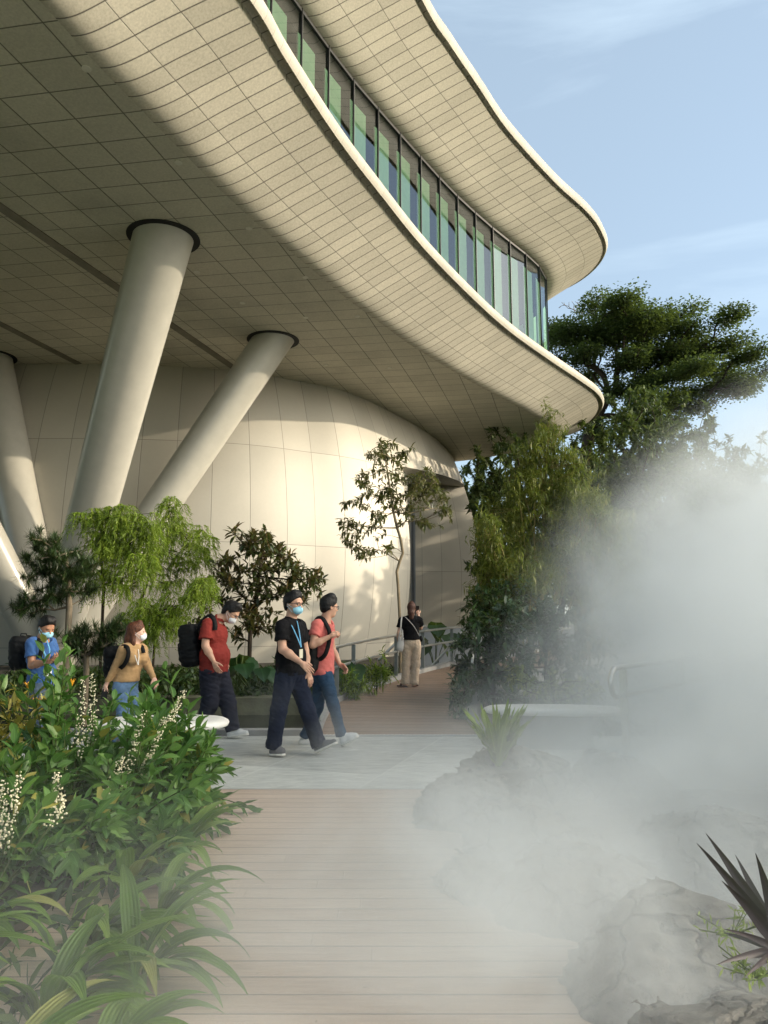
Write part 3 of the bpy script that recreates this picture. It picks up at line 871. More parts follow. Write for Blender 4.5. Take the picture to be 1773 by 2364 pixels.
L_grass = leaf_mat('palm_grass_leaf', (.10, .19, .03), (.19, .31, .05), (.31, .43, .09), trans=.42, rough=.42, vein=.2, pleat=.22, tcol=(.18, .34, .05), old=(.33, .32, .09))
L_croton = leaf_mat('yellow_leaf', (.30, .24, .03), (.50, .42, .08), (.62, .58, .22), trans=.35, rough=.45)
L_ear = leaf_mat('elephant_ear_leaf', (.014, .045, .016), (.025, .075, .022), (.05, .12, .035), trans=.3, rough=.4, vein=.3)
L_purple = leaf_mat('purple_blade', (.016, .010, .016), (.032, .018, .026), (.05, .04, .045), trans=.12, rough=.55, vein=.3)
L_low = leaf_mat('low_shrub_leaf', (.014, .035, .010), (.03, .065, .018), (.07, .11, .03), trans=.3, rough=.45)
B_grey = bark_mat('grey_bark', (.16, .13, .09))
B_dark = bark_mat('dark_bark', (.045, .034, .024))
B_stem = bark_mat('green_stem', (.08, .11, .035), .25)
B_pale = bark_mat('pale_bark', (.24, .19, .12))
# ============================================================ TREES AND SHRUBS
# --- slender young tree before the drum (branch shapes follow the photo, spread over real depth)
def slender():
    y0 = 16.1
    def pc(x, y, dy=0.0): return np.array(aty(700 + x * .4822, 850 + y * .4822, y0 + dy))
    trunk = [pc(466, 1492), pc(462, 1190), pc(455, 1050), pc(448, 975), pc(462, 925), pc(477, 885), pc(466, 815), pc(450, 765), pc(432, 690), pc(418, 600), pc(405, 500), pc(390, 420)]
    blobs = [(385, 360, 22, 40, 6), (420, 400, 70, 40, 14), (330, 420, 50, 30, 10), (500, 420, 30, 60, 10), (300, 520, 50, 40, 10), (400, 500, 70, 60, 18), (260, 545, 25, 20, 4), (330, 600, 60, 40, 12), (240, 660, 60, 22, 10), (200, 740, 40, 30, 9), (300, 760, 70, 50, 14), (230, 830, 60, 40, 14), (280, 890, 40, 25, 10), (400, 870, 40, 15, 5), (420, 620, 80, 60, 20), (540, 560, 70, 60, 22), (610, 530, 40, 45, 14), (640, 620, 50, 30, 14), (680, 700, 35, 30, 10), (610, 750, 55, 25, 14), (540, 640, 50, 50, 14), (480, 700, 40, 40, 8), (350, 700, 40, 40, 6)]
    pts = np.concatenate([np.array([pc(x + rng.uniform(-rx, rx), y + rng.uniform(-ry, ry), rng.normal() * .55) for _ in range(n)]) for x, y, rx, ry, n in blobs])
    def lf(lv, tips, td, NA, rad):
        td2 = nrm(td + np.array([0, 0, -.25]))
        whorl(lv, tips, td2, 11, .135, .021, spread=.8, droop=1.1, back=.22, segs=3)
    plant('slender_tree', 'slender young tree with a crooked bare trunk and thin airy crown beside the standing woman', 'tree', None, trunk, pts, lf, L_olive, B_pale, r_tip=.0045, reach=.55, up=.5, sag=.02, jit=.06)
slender()

# --- weeping bright green trees in front of the column foot
def weeping(label, y0, base, trunkpx, blobs, group=None):
    k = y0 / F
    trunk = [np.array(aty(px, py, y0 + d)) for px, py, d in trunkpx]; trunk[0][2] = -.05
    pts = np.concatenate([pxblob(n, px, py, rx, ry, y0, dy=.5, shell=.3) for px, py, rx, ry, n in blobs])
    def lf(lv, tips, td, NA, rad):
        n = len(tips); m = 8                                   # hanging strands per tip
        T = np.repeat(tips, m, 0); a = rng.random(n * m) * 2 * np.pi
        H = np.stack([np.cos(a), np.sin(a), np.full(n * m, .35)], 1)
        Ls = rng.uniform(.22, .55, n * m); q = 16
        t = np.linspace(.05, 1, q)
        # parabola out and down
        P = T[:, None, :] + H[:, None, :] * (Ls[:, None] * .55 * np.sqrt(t)[None])[..., None] + np.array([0, 0, -1.])[None, None] * (Ls[:, None] * t[None] ** 1.6 * .95)[..., None]
        Dn = nrm(H * .35 + np.array([0, 0, -.8]))
        D = np.repeat(Dn, q, 0) + rdir(n * m * q) * .75
        lv.add(P.reshape(-1, 3), D, rdir(n * m * q), rng.uniform(.05, .11, n * m * q), .0085, .3, 1, 'needle', 0, 2, rnd=np.repeat(rng.random(n * m), q) * .7 + rng.random(n * m * q) * .3)
    return plant('weeping_tree', label, 'tree', group, trunk, pts, lf, L_weep, B_dark, r_tip=.0045, reach=.75, sag=.12, jit=.08)
G = 'weeping trees before the columns'
weeping('bright yellow-green weeping tree with thin stems, left of its paler twin, before the thick column', 13.6, None,
        [(235, 1490, 0), (240, 1350, 0), (230, 1260, .1), (250, 1200, .1)],
        [(215, 1190, 30, 26, 14), (270, 1190, 60, 32, 30), (240, 1250, 50, 40, 22), (300, 1240, 55, 45, 30), (350, 1220, 26, 40, 12), (230, 1330, 28, 40, 10), (300, 1330, 60, 40, 18), (330, 1290, 50, 40, 16)], G)
weeping('pale airy weeping tree leaning right, between the bright weeping tree and the dark glossy shrub', 14.4, None,
        [(318, 1500, 0), (322, 1400, 0), (345, 1330, .1), (380, 1270, .1), (395, 1220, .1)],
        [(398, 1165, 22, 20, 10), (400, 1210, 50, 36, 18), (455, 1235, 34, 30, 12), (440, 1280, 40, 34, 12), (370, 1280, 50, 40, 14), (470, 1260, 15, 22, 5), (400, 1330, 50, 40, 10)], G)
weeping('low bright green weeping bush hanging behind the woman in tan', 13.0, None,
        [(352, 1520, 0), (360, 1440, 0), (368, 1410, 0)],
        [(360, 1395, 60, 36, 26), (330, 1440, 50, 36, 18), (395, 1430, 36, 36, 14), (462, 1370, 26, 40, 12), (468, 1340, 18, 20, 6)], G)

# --- pine with tufts of long needles
def pine(label, y0, tr, blobs, k=90, ln=.15):
    trunk = [np.array(aty(px, py, y0 + d)) for px, py, d in tr]; trunk[0][2] = -.05
    pts = np.concatenate([pxblob(n, px, py, rx, ry, y0, dy=.5, shell=.35) for px, py, rx, ry, n in blobs])
    def lf(lv, tips, td, NA, rad):
        whorl(lv, tips, nrm(td + np.array([0, 0, .5])), k, ln, .0058, spread=.9, droop=.35, back=.13, prof='needle', segs=1, cols=2, fold=0)
    return plant('pine_tree', label, 'tree', 'small pines in the bed', trunk, pts, lf, L_pine, B_grey, r_tip=.008, reach=.7, sag=.0, jit=.08, up=.6)
pine('dense dark pine with tufts of long needles at the foot of the columns', 12.6,
     [(158, 1500, 0), (160, 1400, 0), (157, 1330, 0), (150, 1280, 0)],
     [(110, 1250, 40, 30, 16), (90, 1300, 45, 50, 26), (150, 1300, 55, 50, 34), (180, 1350, 40, 40, 20), (110, 1370, 60, 36, 26), (60, 1400, 40, 26, 14), (130, 1270, 30, 30, 12), (195, 1300, 25, 40, 12)])
pine('low dark pine on a short stout trunk left of the woman in tan', 10.6,
     [(199, 1590, 0), (200, 1540, 0), (198, 1515, 0)],
     [(200, 1480, 70, 26, 30), (170, 1460, 40, 26, 16), (250, 1455, 46, 26, 18), (210, 1500, 60, 16, 18), (285, 1440, 22, 20, 8)], ln=.12)

# --- dark glossy shrub behind the men
def gloss():
    y0 = 14.2
    k_ = .5425
    def b(x, y, rx, ry, n): return pxblob(n, x * k_, 750 + y * k_, rx * k_, ry * k_, y0, dy=.75, shell=.25)
    pts = np.concatenate([b(1050, 880, 90, 30, 16), (b(1130, 890, 50, 30, 10)), b(1040, 940, 80, 40, 16), b(1160, 950, 70, 40, 18), b(1000, 1010, 70, 40, 12), b(1120, 1030, 80, 50, 20), b(1220, 1010, 60, 50, 18), b(940, 1030, 50, 40, 10), b(920, 1090, 70, 40, 14), b(1020, 1110, 80, 50, 18), b(1150, 1120, 90, 50, 24), b(1280, 1060, 80, 50, 24), b(1350, 1090, 50, 60, 16), b(1250, 1150, 90, 50, 24), b(890, 1160, 60, 40, 12), b(1000, 1200, 90, 50, 20), b(1100, 1230, 90, 60, 22), b(880, 1230, 50, 40, 8), b(1010, 1300, 80, 50, 14), b(1180, 1300, 90, 60, 14)])
    trunk = [np.array(aty(px, py, y0)) for px, py in ((575, 1530), (578, 1450), (590, 1390), (598, 1330), (605, 1280))]; trunk[0][2] = -.05
    def lf(lv, tips, td, NA, rad):
        whorl(lv, tips, nrm(td + np.array([0, 0, .35])), 10, .155, .026, spread=.95, droop=.45, back=.16)
    plant('glossy_shrub', 'large open shrub with dark glossy leaves standing behind the men against the drum', 'shrub', None, trunk, pts, lf, L_gloss, B_dark, r_tip=.005, reach=.8, jit=.07, up=.3)
gloss()

# --- elephant ears, low filling shrubs, bamboo palm
def ears(label, px, py, y, n, size, hgt):
    b = aty(px, py, y); root = empty('elephant_ear', (b.x, b.y, -.05), label, 'plant', 'elephant ear plants')
    lv = Leaves(); st_ = MB()
    for i in range(n):
        a = rng.uniform(0, 2 * PI); h = hgt * rng.uniform(.55, 1.05); o = rng.uniform(.1, .45)
        tip = np.array([b.x + math.cos(a) * o, b.y + math.sin(a) * o, h])
        st_.tube([Vector((0, 0, 0)), Vector((math.cos(a) * o * .4, math.sin(a) * o * .4, h * .6)), Vector((math.cos(a) * o, math.sin(a) * o, h + .05))], .012, 6)
        d = np.array([math.cos(a) * .8, math.sin(a) * .8 - .35, -.55])
        lv.add([tip], [d], [[0, -.3, 1]], size * rng.uniform(.7, 1.1), size * .42, .5, 7, 'heart', .12, 5, wave=.08)
    lv.build('foliage', L_ear, root); st_.build('stem', B_stem, root, smooth=True)
for a in (('dark elephant ear plant with broad drooping leaves by the pond beside the man in red', 548, 1560, 13.5, 9, .46, .85),
          ('dark elephant ear plant by the pond, partly behind the man in the black polo shirt', 590, 1590, 13.3, 7, .36, .6),
          ('elephant ear plant with big round leaves behind the railing beside the man in pink', 800, 1560, 13.6, 8, .5, .85),
          ('large-leaved plant between the ramp railing and the grey wall', 1005, 1500, 19.4, 8, .62, 1.25),
          ('upright broad-leaved plant at the left edge under the column', 20, 1480, 12.2, 7, .42, .95)): ears(*a)
def low_shrub(label, px, y, h, wdt, n=26, mat=None, ln=.12, wd=.022, name='low_shrub', group='low shrubs in the bed', droop=.7, k=9, z0=-.05, prof='lance', cat='shrub'):
    x = (px - CX) / F * y * 1.0
    base = np.array([x, y, z0])
    pts = blob_pts(n, (x, y, z0 + h * .55), (wdt, wdt * .8, h * .45), .25)
    def lf(lv, tips, td, NA, rad): whorl(lv, tips, nrm(td + np.array([0, 0, .4])), k, ln, wd, spread=.95, droop=droop, back=.18, prof=prof)
    return plant(name, label, cat, group, [base, base + np.array([.02, 0, h * .3]), base + np.array([.0, .02, h * .5])], pts, lf, mat or L_low, B_stem, r_tip=.004, part=('stem', 'foliage'), tubes=5)
for a in (('dark low shrub behind the man in blue', 60, 12.4, .9, .55, 34), ('dark low shrub between the man in blue and the woman in tan', 230, 12.9, .8, .55, 30),
          ('leafy low shrub just behind the woman in tan', 340, 12.2, .75, .45, 30), ('leafy low shrub between the woman in tan and the man in red', 420, 12.6, .85, .45, 34),
          ('dark low shrub behind the backpack of the man in red', 455, 13.8, .7, .5, 26), ('small dark shrub under the glossy shrub', 620, 13.9, .55, .45, 26),
          ('small dark shrub at the pond edge between the men', 588, 13.15, .35, .35, 22), ('tall dark grassy shrub behind the man in the black polo shirt', 655, 14.6, 1.0, .4, 26)):
    low_shrub(*a)
for lab, px, y, h, wd_ in (('feathery bamboo palm bush behind the railing posts', 868, 13.35, 1.0, .36), ('smaller feathery bamboo palm bush behind the railing next to the elephant ears', 818, 12.8, .7, .28)):
    low_shrub(lab, px, y, h, wd_, 40, L_pale if False else L_weep, .17, .011, 'bamboo_palm', 'bamboo palms behind the railing', 1.1, 9)

# --- hedge and shrubs on the right of the ramp
def hedge(label, blobs, y0, base, ln=.15, wd=.024, mat=None, grp='hedge shrubs right of the ramp', k=11, name='hedge_shrub'):
    trunk = [np.array(aty(px, py, y0)) for px, py in base]; trunk[0][2] = -.05
    pts = np.concatenate([pxblob(n, px, py, rx, ry, y0, dy=dy, shell=.45) for px, py, rx, ry, dy, n in blobs])
    pts = pts[pts[:, 2] > .02]
    def lf(lv, tips, td, NA, rad): whorl(lv, tips, nrm(td + np.array([0, -.2, .3])), k, ln, wd, spread=.95, droop=.8, back=.2)
    return plant(name, label, 'shrub', grp, trunk, pts, lf, mat or L_hedge, B_dark, r_tip=.004, part=('stem', 'foliage'), tubes=5, up=.2)
hedge('dense dark green shrub with whorled leaves crowding the right side of the ramp', [(1150, 1430, 90, 40, .8, 50), (1110, 1490, 80, 50, .9, 60), (1180, 1500, 80, 60, .9, 60), (1090, 1560, 55, 50, .8, 46), (1160, 1580, 80, 50, .8, 50), (1075, 1630, 35, 45, .5, 26)], 12.3, [(1140, 1640), (1140, 1560), (1140, 1500)])
hedge('tall dark shrub rising into the mist behind the first hedge shrub', [(1220, 1420, 90, 50, .9, 60), (1290, 1450, 90, 60, .9, 60), (1250, 1520, 100, 60, .9, 60), (1340, 1510, 70, 60, .9, 40)], 13.2, [(1260, 1620), (1260, 1540), (1260, 1480)])
hedge('dark shrub under the bamboo beside the drum doorway', [(1120, 1380, 50, 40, .8, 40), (1180, 1370, 60, 40, .8, 40), (1090, 1430, 40, 40, .8, 24)], 16.5, [(1130, 1500), (1130, 1430), (1130, 1400)])
hedge('small pale yellow-green shrub behind the oval bench', [(1190, 1560, 26, 30, .3, 14), (1250, 1580, 60, 36, .35, 40), (1330, 1585, 60, 34, .35, 34), (1380, 1590, 30, 26, .3, 12)], 9.7, [(1280, 1660), (1280, 1620), (1280, 1590)], .085, .017, L_pale, None, 8, 'pale_shrub')
hedge('trailing dark foliage hanging over the kerb at the foot of the ramp hand rail', [(1058, 1640, 22, 40, .3, 20), (1062, 1580, 24, 40, .35, 18)], 11.0, [(1075, 1690), (1072, 1650), (1070, 1610)], .12, .016)

# --- bamboo clumps
def bamboo(label, y0, blobs, base, n_culm=9, ln=.20, mat=None):
    b = aty(base, 1430, y0); b.z = 0
    root = empty('bamboo_clump', b, label, 'bamboo', 'bamboo clumps right of the drum')
    pts = np.concatenate([pxblob(n, px, py, rx, ry, y0, dy=dy, shell=.2) for px, py, rx, ry, dy, n in blobs])
    lv = Leaves()
    td = nrm(rdir(len(pts)) * .6 + np.array([0, -.1, -.25]))
    whorl(lv, pts, td, 24, ln, .0150, spread=.75, droop=.9, back=.45, segs=2)
    lv.build('foliage', mat or L_bamb, root)
    A, B_ = [], []
    for i in range(n_culm):
        tgt = pts[rng.integers(len(pts))]; o = rng.normal(size=2) * .25
        p0 = np.array([b.x + o[0], b.y + o[1], 0]); pm = p0 * .45 + tgt * .55 + np.array([0, 0, tgt[2] * .22])
        tt = np.linspace(0, 1, 9)[:, None]; q = (1 - tt) ** 2 * p0 + 2 * tt * (1 - tt) * pm + tt ** 2 * tgt
        A.append(q[:-1]); B_.append(q[1:])
    # twigs from culms to sprays
    Q = np.concatenate(A)
    for p_ in pts[::2]:
        j = np.argmin(np.linalg.norm(Q - p_, axis=1) + np.maximum(0, Q[:, 2] - p_[2]))
        A.append(Q[j:j + 1]); B_.append(p_[None])
    A, B_ = np.concatenate(A), np.concatenate(B_)
    r_ = np.full(len(A), .016); r_[n_culm * 8:] = .006
    V, Qf = edge_tubes(A, B_, r_, r_ * .9, 5)
    np_mesh('culm', V - np.array(root.location), Qf, B_culm, root)
B_culm = bark_mat('bamboo_culm', (.20, .17, .06), .3)
bamboo('tall sunlit bamboo clump with yellowish leaf tips below the canopy nose', 20.5, [(1265, 965, 10, 26, .3, 8), (1262, 1010, 34, 36, .8, 34), (1240, 1060, 60, 46, 1.0, 70), (1310, 1070, 46, 46, 1.0, 50), (1220, 1130, 76, 60, 1.2, 90), (1320, 1140, 66, 60, 1.2, 90), (1180, 1210, 80, 60, 1.2, 80), (1280, 1210, 90, 60, 1.2, 100), (1350, 1220, 60, 60, 1.2, 60), (1230, 1290, 110, 50, 1.2, 90)], 1250, 16)
bamboo('greener bamboo clump leaning out over the mist to the right of the tall clump', 18.2, [(1370, 1170, 40, 40, .8, 40), (1400, 1230, 60, 50, .9, 60), (1340, 1290, 80, 50, .9, 70), (1430, 1310, 60, 50, .9, 50), (1330, 1350, 90, 40, .9, 60), (1420, 1380, 70, 40, .9, 40)], 1350, 12)
bamboo('low feathery bamboo clump drooping in front of the dark trees beside the drum', 17.4, [(1130, 1240, 40, 50, .8, 40), (1150, 1320, 60, 50, .9, 60), (1230, 1350, 70, 40, .9, 60), (1110, 1360, 20, 30, .6, 12)], 1180, 10)

# --- rain trees and woodland behind
def umbrella_leaves(ln, wd, k, flat=.35):
    def lf(lv, tips, td, NA, rad):
        n = len(tips); T = np.repeat(tips, k, 0)
        a = rng.random(n * k) * 2 * np.pi; r_ = np.sqrt(rng.random(n * k))
        off = np.stack([np.cos(a) * r_, np.sin(a) * r_, rng.normal(size=n * k) * flat], 1) * 1.05
        D = nrm(off * np.array([1, 1, .3]) + rdir(n * k) * .5)
        lv.add(T + off, D, np.array([0, 0, 1.]) + .55 * rdir(n * k), ln * rng.uniform(.6, 1.3, n * k), wd, .35, 2, 'oval', .1, 2, rnd=np.repeat(rng.random(n), k) * .6 + rng.random(n * k) * .4)
    return lf
def rain_tree():
    y0 = 56.0; s_ = .3755
    def c(x, y): return 1150 + x * s_, 680 + y * s_
    cl = [(360, 170, 60, 40), (460, 180, 70, 40), (560, 110, 50, 22), (700, 120, 70, 30), (800, 125, 50, 30), (620, 200, 70, 40), (740, 190, 70, 40), (880, 230, 60, 40), (1010, 160, 70, 34), (1120, 150, 50, 18), (950, 200, 50, 34), (760, 290, 90, 46), (900, 320, 80, 40), (1050, 290, 70, 40), (1160, 290, 60, 36), (1260, 270, 55, 30), (1250, 340, 80, 40), (1350, 370, 70, 40), (1440, 400, 46, 40), (1400, 470, 60, 40), (1500, 470, 50, 28), (1570, 510, 26, 14), (1130, 390, 80, 44), (1000, 410, 80, 44), (860, 420, 80, 44), (640, 320, 80, 50), (520, 300, 80, 50), (400, 280, 70, 44), (370, 360, 60, 40), (480, 420, 70, 40), (600, 440, 70, 40), (740, 480, 80, 44), (930, 500, 80, 40), (1100, 510, 70, 36), (1300, 580, 60, 26), (1400, 610, 70, 26), (1500, 590, 50, 22), (1150, 600, 70, 30), (1000, 610, 70, 34), (880, 620, 60, 34), (700, 620, 60, 30), (930, 720, 80, 34), (1040, 690, 80, 30), (860, 790, 80, 40), (720, 800, 70, 40), (620, 840, 60, 36), (980, 830, 80, 40), (1130, 760, 80, 40), (1230, 680, 60, 30)]
    P = []
    for x, y, rx, ry in cl:
        px, py = c(x, y); n = int(12 + rx * ry / 130)
        q = pxblob(n, px, py, rx * s_, ry * s_, y0, dy=3.0, shell=.1); q[:, 1] += rng.normal() * 2.2
        P.append(q)
    pts = np.concatenate(P)
    trunk = [np.array(aty(px, py, y0)) for px, py in ((1345, 1430), (1348, 1200), (1352, 1050), (1358, 1010), (1372, 970))]; trunk[0][2] = -.4
    plant('rain_tree', 'large dark spreading rain tree with fanning bare limbs behind the canopy nose', 'tree', None, trunk, pts, umbrella_leaves(.21, .085, 64, .22), L_rain, B_dark, r_tip=.022, reach=.3, up=.35, jit=.07, sag=.03, expo=2.15)
    # bare twigs above the crown
    root = empty('bare_tree', aty(1295, 1430, 62), 'leafless grey twigs of a bare tree showing above the rain tree crown', 'tree')
    pts = np.concatenate([pxblob(26, 1320, 706, 50, 20, 62, dy=1.5, shell=.2), pxblob(16, 1482, 738, 22, 16, 62, dy=1, shell=.2)])
    (A, B_, ra, rb), *_r = colonize([np.array(aty(1360, 1430, 62)), np.array(aty(1360, 900, 62)), np.array(aty(1355, 780, 62))], pts, .018, reach=.3)
    V, Q = edge_tubes(A, B_, np.minimum(ra, .3), np.minimum(rb, .3), 4); np_mesh('trunk', V - np.array(root.location), Q, B_grey, root)
rain_tree()
def wood_tree(label, x, y, h, r, n=90, ln=.30, k=30, mat=None, seed=0, crown=.88, name='woodland_tree', group='woodland trees behind the garden'):
    base = np.array([x, y, -.4])
    pts = []
    for i in range(7):
        a = rng.uniform(0, 2 * PI); o = r * .55 * rng.random() ** .5
        zc = h * (1 - crown) + h * crown * rng.random() * .85
        pts.append(blob_pts(n // 7, (x + math.cos(a) * o, y + math.sin(a) * o, zc), (r * .55, r * .55, h * crown * .28), .4))
    pts = np.concatenate(pts)
    def lf(lv, tips, td, NA, rad): whorl(lv, tips, nrm(td + np.array([0, 0, .2])), k, ln, ln * .2, spread=1.1, droop=.6, back=ln * 1.6, segs=2, prof='oval', cols=2, fold=0)
    return plant(name, label, 'tree', group, [base, base + np.array([.1, 0, h * .3]), base + np.array([.0, .2, h * .55])], pts, lf, mat or L_far, B_dark, r_tip=.014, tubes=5, up=.3)
for a in (('dark tree close behind the drum edge under the canopy nose', 6.3, 33, 10.3, 2.8, 150, .26), ('dark broad tree behind the tall bamboo clump', 9.5, 36, 12.0, 3.4, 150, .26),
          ('dark tree low behind the doorway corner of the drum', 4.9, 29, 5.4, 1.7, 160, .22), ('rounded green tree in thin mist right of the rain tree trunk', 14.2, 38, 13.2, 3.4, 140, .3),
          ('misty green tree behind the leaning bamboo', 12.2, 27.5, 7.0, 2.9, 140, .26), ('pale misty tree at the right edge of the garden, under the rain tree branches', 18.5, 42, 13.2, 4.4, 140, .34),
          ('far misty tree top at the right edge below the clear sky', 25.5, 54, 16.5, 5, 140, .42), ('tree deep in the white mist at the right edge', 14.8, 26, 6.6, 2.8, 110, .28),
          ('dim tree behind the rain tree trunk', 17, 64, 16, 6, 140, .5), ('dense mid-green tree filling the gap between the drum and the tall bamboo', 7.2, 30.5, 8.6, 2.4, 150, .24), ('bushy tree rising behind the leaning bamboo, lower than the rain tree', 11.5, 32, 10.6, 3.0, 150, .26), ('broad bushy tree right of the leaning bamboo in thin mist', 16.0, 33, 10.6, 3.4, 150, .28), ('far bushy tree under the rain tree crown', 13.5, 46, 13.2, 4.2, 150, .34), ('far bushy tree beyond the drum edge', 6.5, 52, 15.6, 4.2, 200, .4), ('far broad tree right of the rain tree trunk', 24, 60, 16, 6.5, 150, .45), ('faint broad tree at the right edge behind all the others', 34, 72, 18, 7.5, 150, .5), ('faint tree behind the far broad tree', 27, 84, 19, 9, 150, .6), ('distant tree filling the gap left of the rain tree trunk', 9.5, 70, 14, 6, 120, .55)):
    wood_tree(*(a[:5] + (int(a[5] * 2.3),) + a[6:]))
# ============================================================ PEOPLE (implicit surfaces meshed once)
def V3(q): return np.array(q, float)
class Fld:
    def __init__(s): s.p = []
    def cone(s, a, b, ra, rb, k=.02, flat=None, ax=None):
        a, b = V3(a), V3(b); ab = b - a; L2 = max(1e-9, ab @ ab); m = max(ra, rb) * 1.25
        def f(P):
            if flat is not None:
                al = (P - a) @ ax; Q = P + (al * (1 / flat - 1))[..., None] * ax
                bb = b + ((b - a) @ ax) * (1 / flat - 1) * ax
                v = bb - a; t = np.clip(((Q - a) @ v) / (v @ v), 0, 1)
                return (np.linalg.norm(Q - a - t[..., None] * v, axis=-1) - (ra + t * (rb - ra))) * min(1, flat + .15)
            t = np.clip(((P - a) @ ab) / L2, 0, 1)
            return np.linalg.norm(P - a - t[..., None] * ab, axis=-1) - (ra + t * (rb - ra))
        s.p.append((f, np.minimum(a, b) - m, np.maximum(a, b) + m, k, 1)); return s
    def ell(s, c, r, Rm=None, k=.02, sub=False):
        c, r = V3(c), V3(r); Rm = np.eye(3) if Rm is None else Rm; m = r.max() * 1.05
        def f(P):
            q = (P - c) @ Rm; k0 = np.linalg.norm(q / r, axis=-1); k1 = np.linalg.norm(q / (r * r), axis=-1)
            return k0 * (k0 - 1) / np.maximum(k1, 1e-6)
        s.p.append((f, c - m, c + m, k, -1 if sub else 1)); return s
    def cut(s, pt, n, k=.004):
        """keep the side the normal points away from"""
        pt, n = V3(pt), nrm(V3(n)); s.p.append((lambda P: (P - pt) @ n, None, None, k, 0)); return s
    def custom(s, f, lo, hi, k, mode): s.p.append((f, lo, hi, k, mode)); return s
    def mesh(s, h, noise_amp=0, seed=0, pad=.03, infl=0, late=False):
        los = np.array([p_[1] for p_ in s.p if p_[4] == 1]); his = np.array([p_[2] for p_ in s.p if p_[4] == 1])
        lo = los.min(0) - pad - infl; hi = his.max(0) + pad + infl
        n = np.ceil((hi - lo) / h).astype(int) + 1
        G = np.full(n, .3, np.float32)
        ax = [lo[i] + h * np.arange(n[i]) for i in range(3)]
        done = not noise_amp
        for f, l, u, k, mode in s.p:
            if mode == 0 and not done and not late: G = G + s.nz(ax, noise_amp, seed); done = True
            if l is None: i0, i1 = np.zeros(3, int), n
            else:
                e = k + infl + h * 2
                i0 = np.clip(np.floor((l - e - lo) / h).astype(int), 0, n); i1 = np.clip(np.ceil((u + e - lo) / h).astype(int) + 1, 0, n)
            if (i1 <= i0).any(): continue
            sl = tuple(slice(a, b) for a, b in zip(i0, i1))
            P = np.stack(np.meshgrid(*[ax[i][sl[i]] for i in range(3)], indexing='ij'), -1)
            d = f(P); g = G[sl]
            if mode == 1:
                d = d - infl
                hh = np.clip(.5 + .5 * (g - d) / k, 0, 1); G[sl] = g * (1 - hh) + d * hh - k * hh * (1 - hh)
            elif mode == -1: G[sl] = np.maximum(g, -d)
            else:
                hh = np.clip(.5 - .5 * (g - d) / k, 0, 1); G[sl] = g * (1 - hh) + d * hh + k * hh * (1 - hh)
        if not done: G = G + s.nz(ax, noise_amp, seed)
        return surf_nets(G, lo, h)
    def nz(s, ax, noise_amp, seed):
        if 1:
            r_ = np.random.default_rng(seed); P = np.stack(np.meshgrid(*ax, indexing='ij'), -1); w_ = 0
            for wl, am in ((.20, .4), (.11, .35), (.065, .25)):
                for _ in range(3):
                    v = r_.normal(size=3) * np.array([.8, .8, 1.5]); v = v / np.linalg.norm(v) * 2 * np.pi / wl
                    ph = P @ v + r_.uniform(0, 6.28) + 1.2 * np.sin(P @ (r_.normal(size=3) * 9) + r_.uniform(0, 6))
                    w_ = w_ + am * (.6 - np.abs(np.sin(ph)) ** .7 * 1.0) / 2
            return noise_amp * w_.astype(np.float32)
def surf_nets(G, lo, h):
    ins = G < 0
    cor = [(i, j, k) for i in (0, 1) for j in (0, 1) for k in (0, 1)]
    n = np.array(G.shape) - 1
    sl = lambda c: tuple(slice(c[i], c[i] + n[i]) for i in range(3))
    cnt = sum(ins[sl(c)].astype(np.int8) for c in cor)
    act = (cnt > 0) & (cnt < 8)
    idx = -np.ones(act.shape, np.int64); ids = np.argwhere(act); idx[act] = np.arange(len(ids))
    S = np.zeros((len(ids), 3)); W = np.zeros(len(ids))
    val = {c: G[sl(c)][act] for c in cor}
    for a in cor:
        for ax in range(3):
            if a[ax] == 1: continue
            b = list(a); b[ax] = 1; b = tuple(b)
            va, vb = val[a], val[b]; m = (va < 0) != (vb < 0)
            t = va[m] / (va[m] - vb[m]); p_ = np.tile(np.array(a, float), (m.sum(), 1)); p_[:, ax] += t
            S[m] += p_; W[m] += 1
    V = lo + h * (ids + S / W[:, None])
    Q = []
    for ax in range(3):
        o1, o2 = [i for i in range(3) if i != ax]
        a = ins; b_sl = [slice(None)] * 3; b_sl[ax] = slice(1, None); a_sl = [slice(None)] * 3; a_sl[ax] = slice(0, -1)
        A, B_ = ins[tuple(a_sl)], ins[tuple(b_sl)]
        e = np.argwhere(A != B_)
        e = e[(e[:, o1] > 0) & (e[:, o2] > 0) & (e[:, o1] < n[o1]) & (e[:, o2] < n[o2])]
        flip = A[tuple(e.T)]
        def at(d1, d2):
            q = e.copy(); q[:, o1] += d1; q[:, o2] += d2; return idx[tuple(q.T)]
        q = np.stack([at(-1, -1), at(0, -1), at(0, 0), at(-1, 0)], 1)
        if ax == 1: flip = ~flip
        q[~flip] = q[~flip][:, ::-1]
        Q.append(q)
    Q = np.concatenate(Q); Q = Q[(Q >= 0).all(1)]
    # two relax steps
    for _ in range(2):
        acc = np.zeros_like(V); c = np.zeros(len(V))
        for i in range(4):
            np.add.at(acc, Q[:, i], V[Q[:, (i + 1) % 4]] + V[Q[:, (i + 3) % 4]]); np.add.at(c, Q[:, i], 2)
        V = V * .5 + .5 * acc / np.maximum(1, c)[:, None]
    return V, Q
def frame(f, up=(0, 0, 1)):
    """columns: forward, left, up"""
    f = nrm(V3(f)); u = V3(up); l = nrm(np.cross(u, f)); u2 = np.cross(f, l)
    return np.stack([f, l, u2], 1)
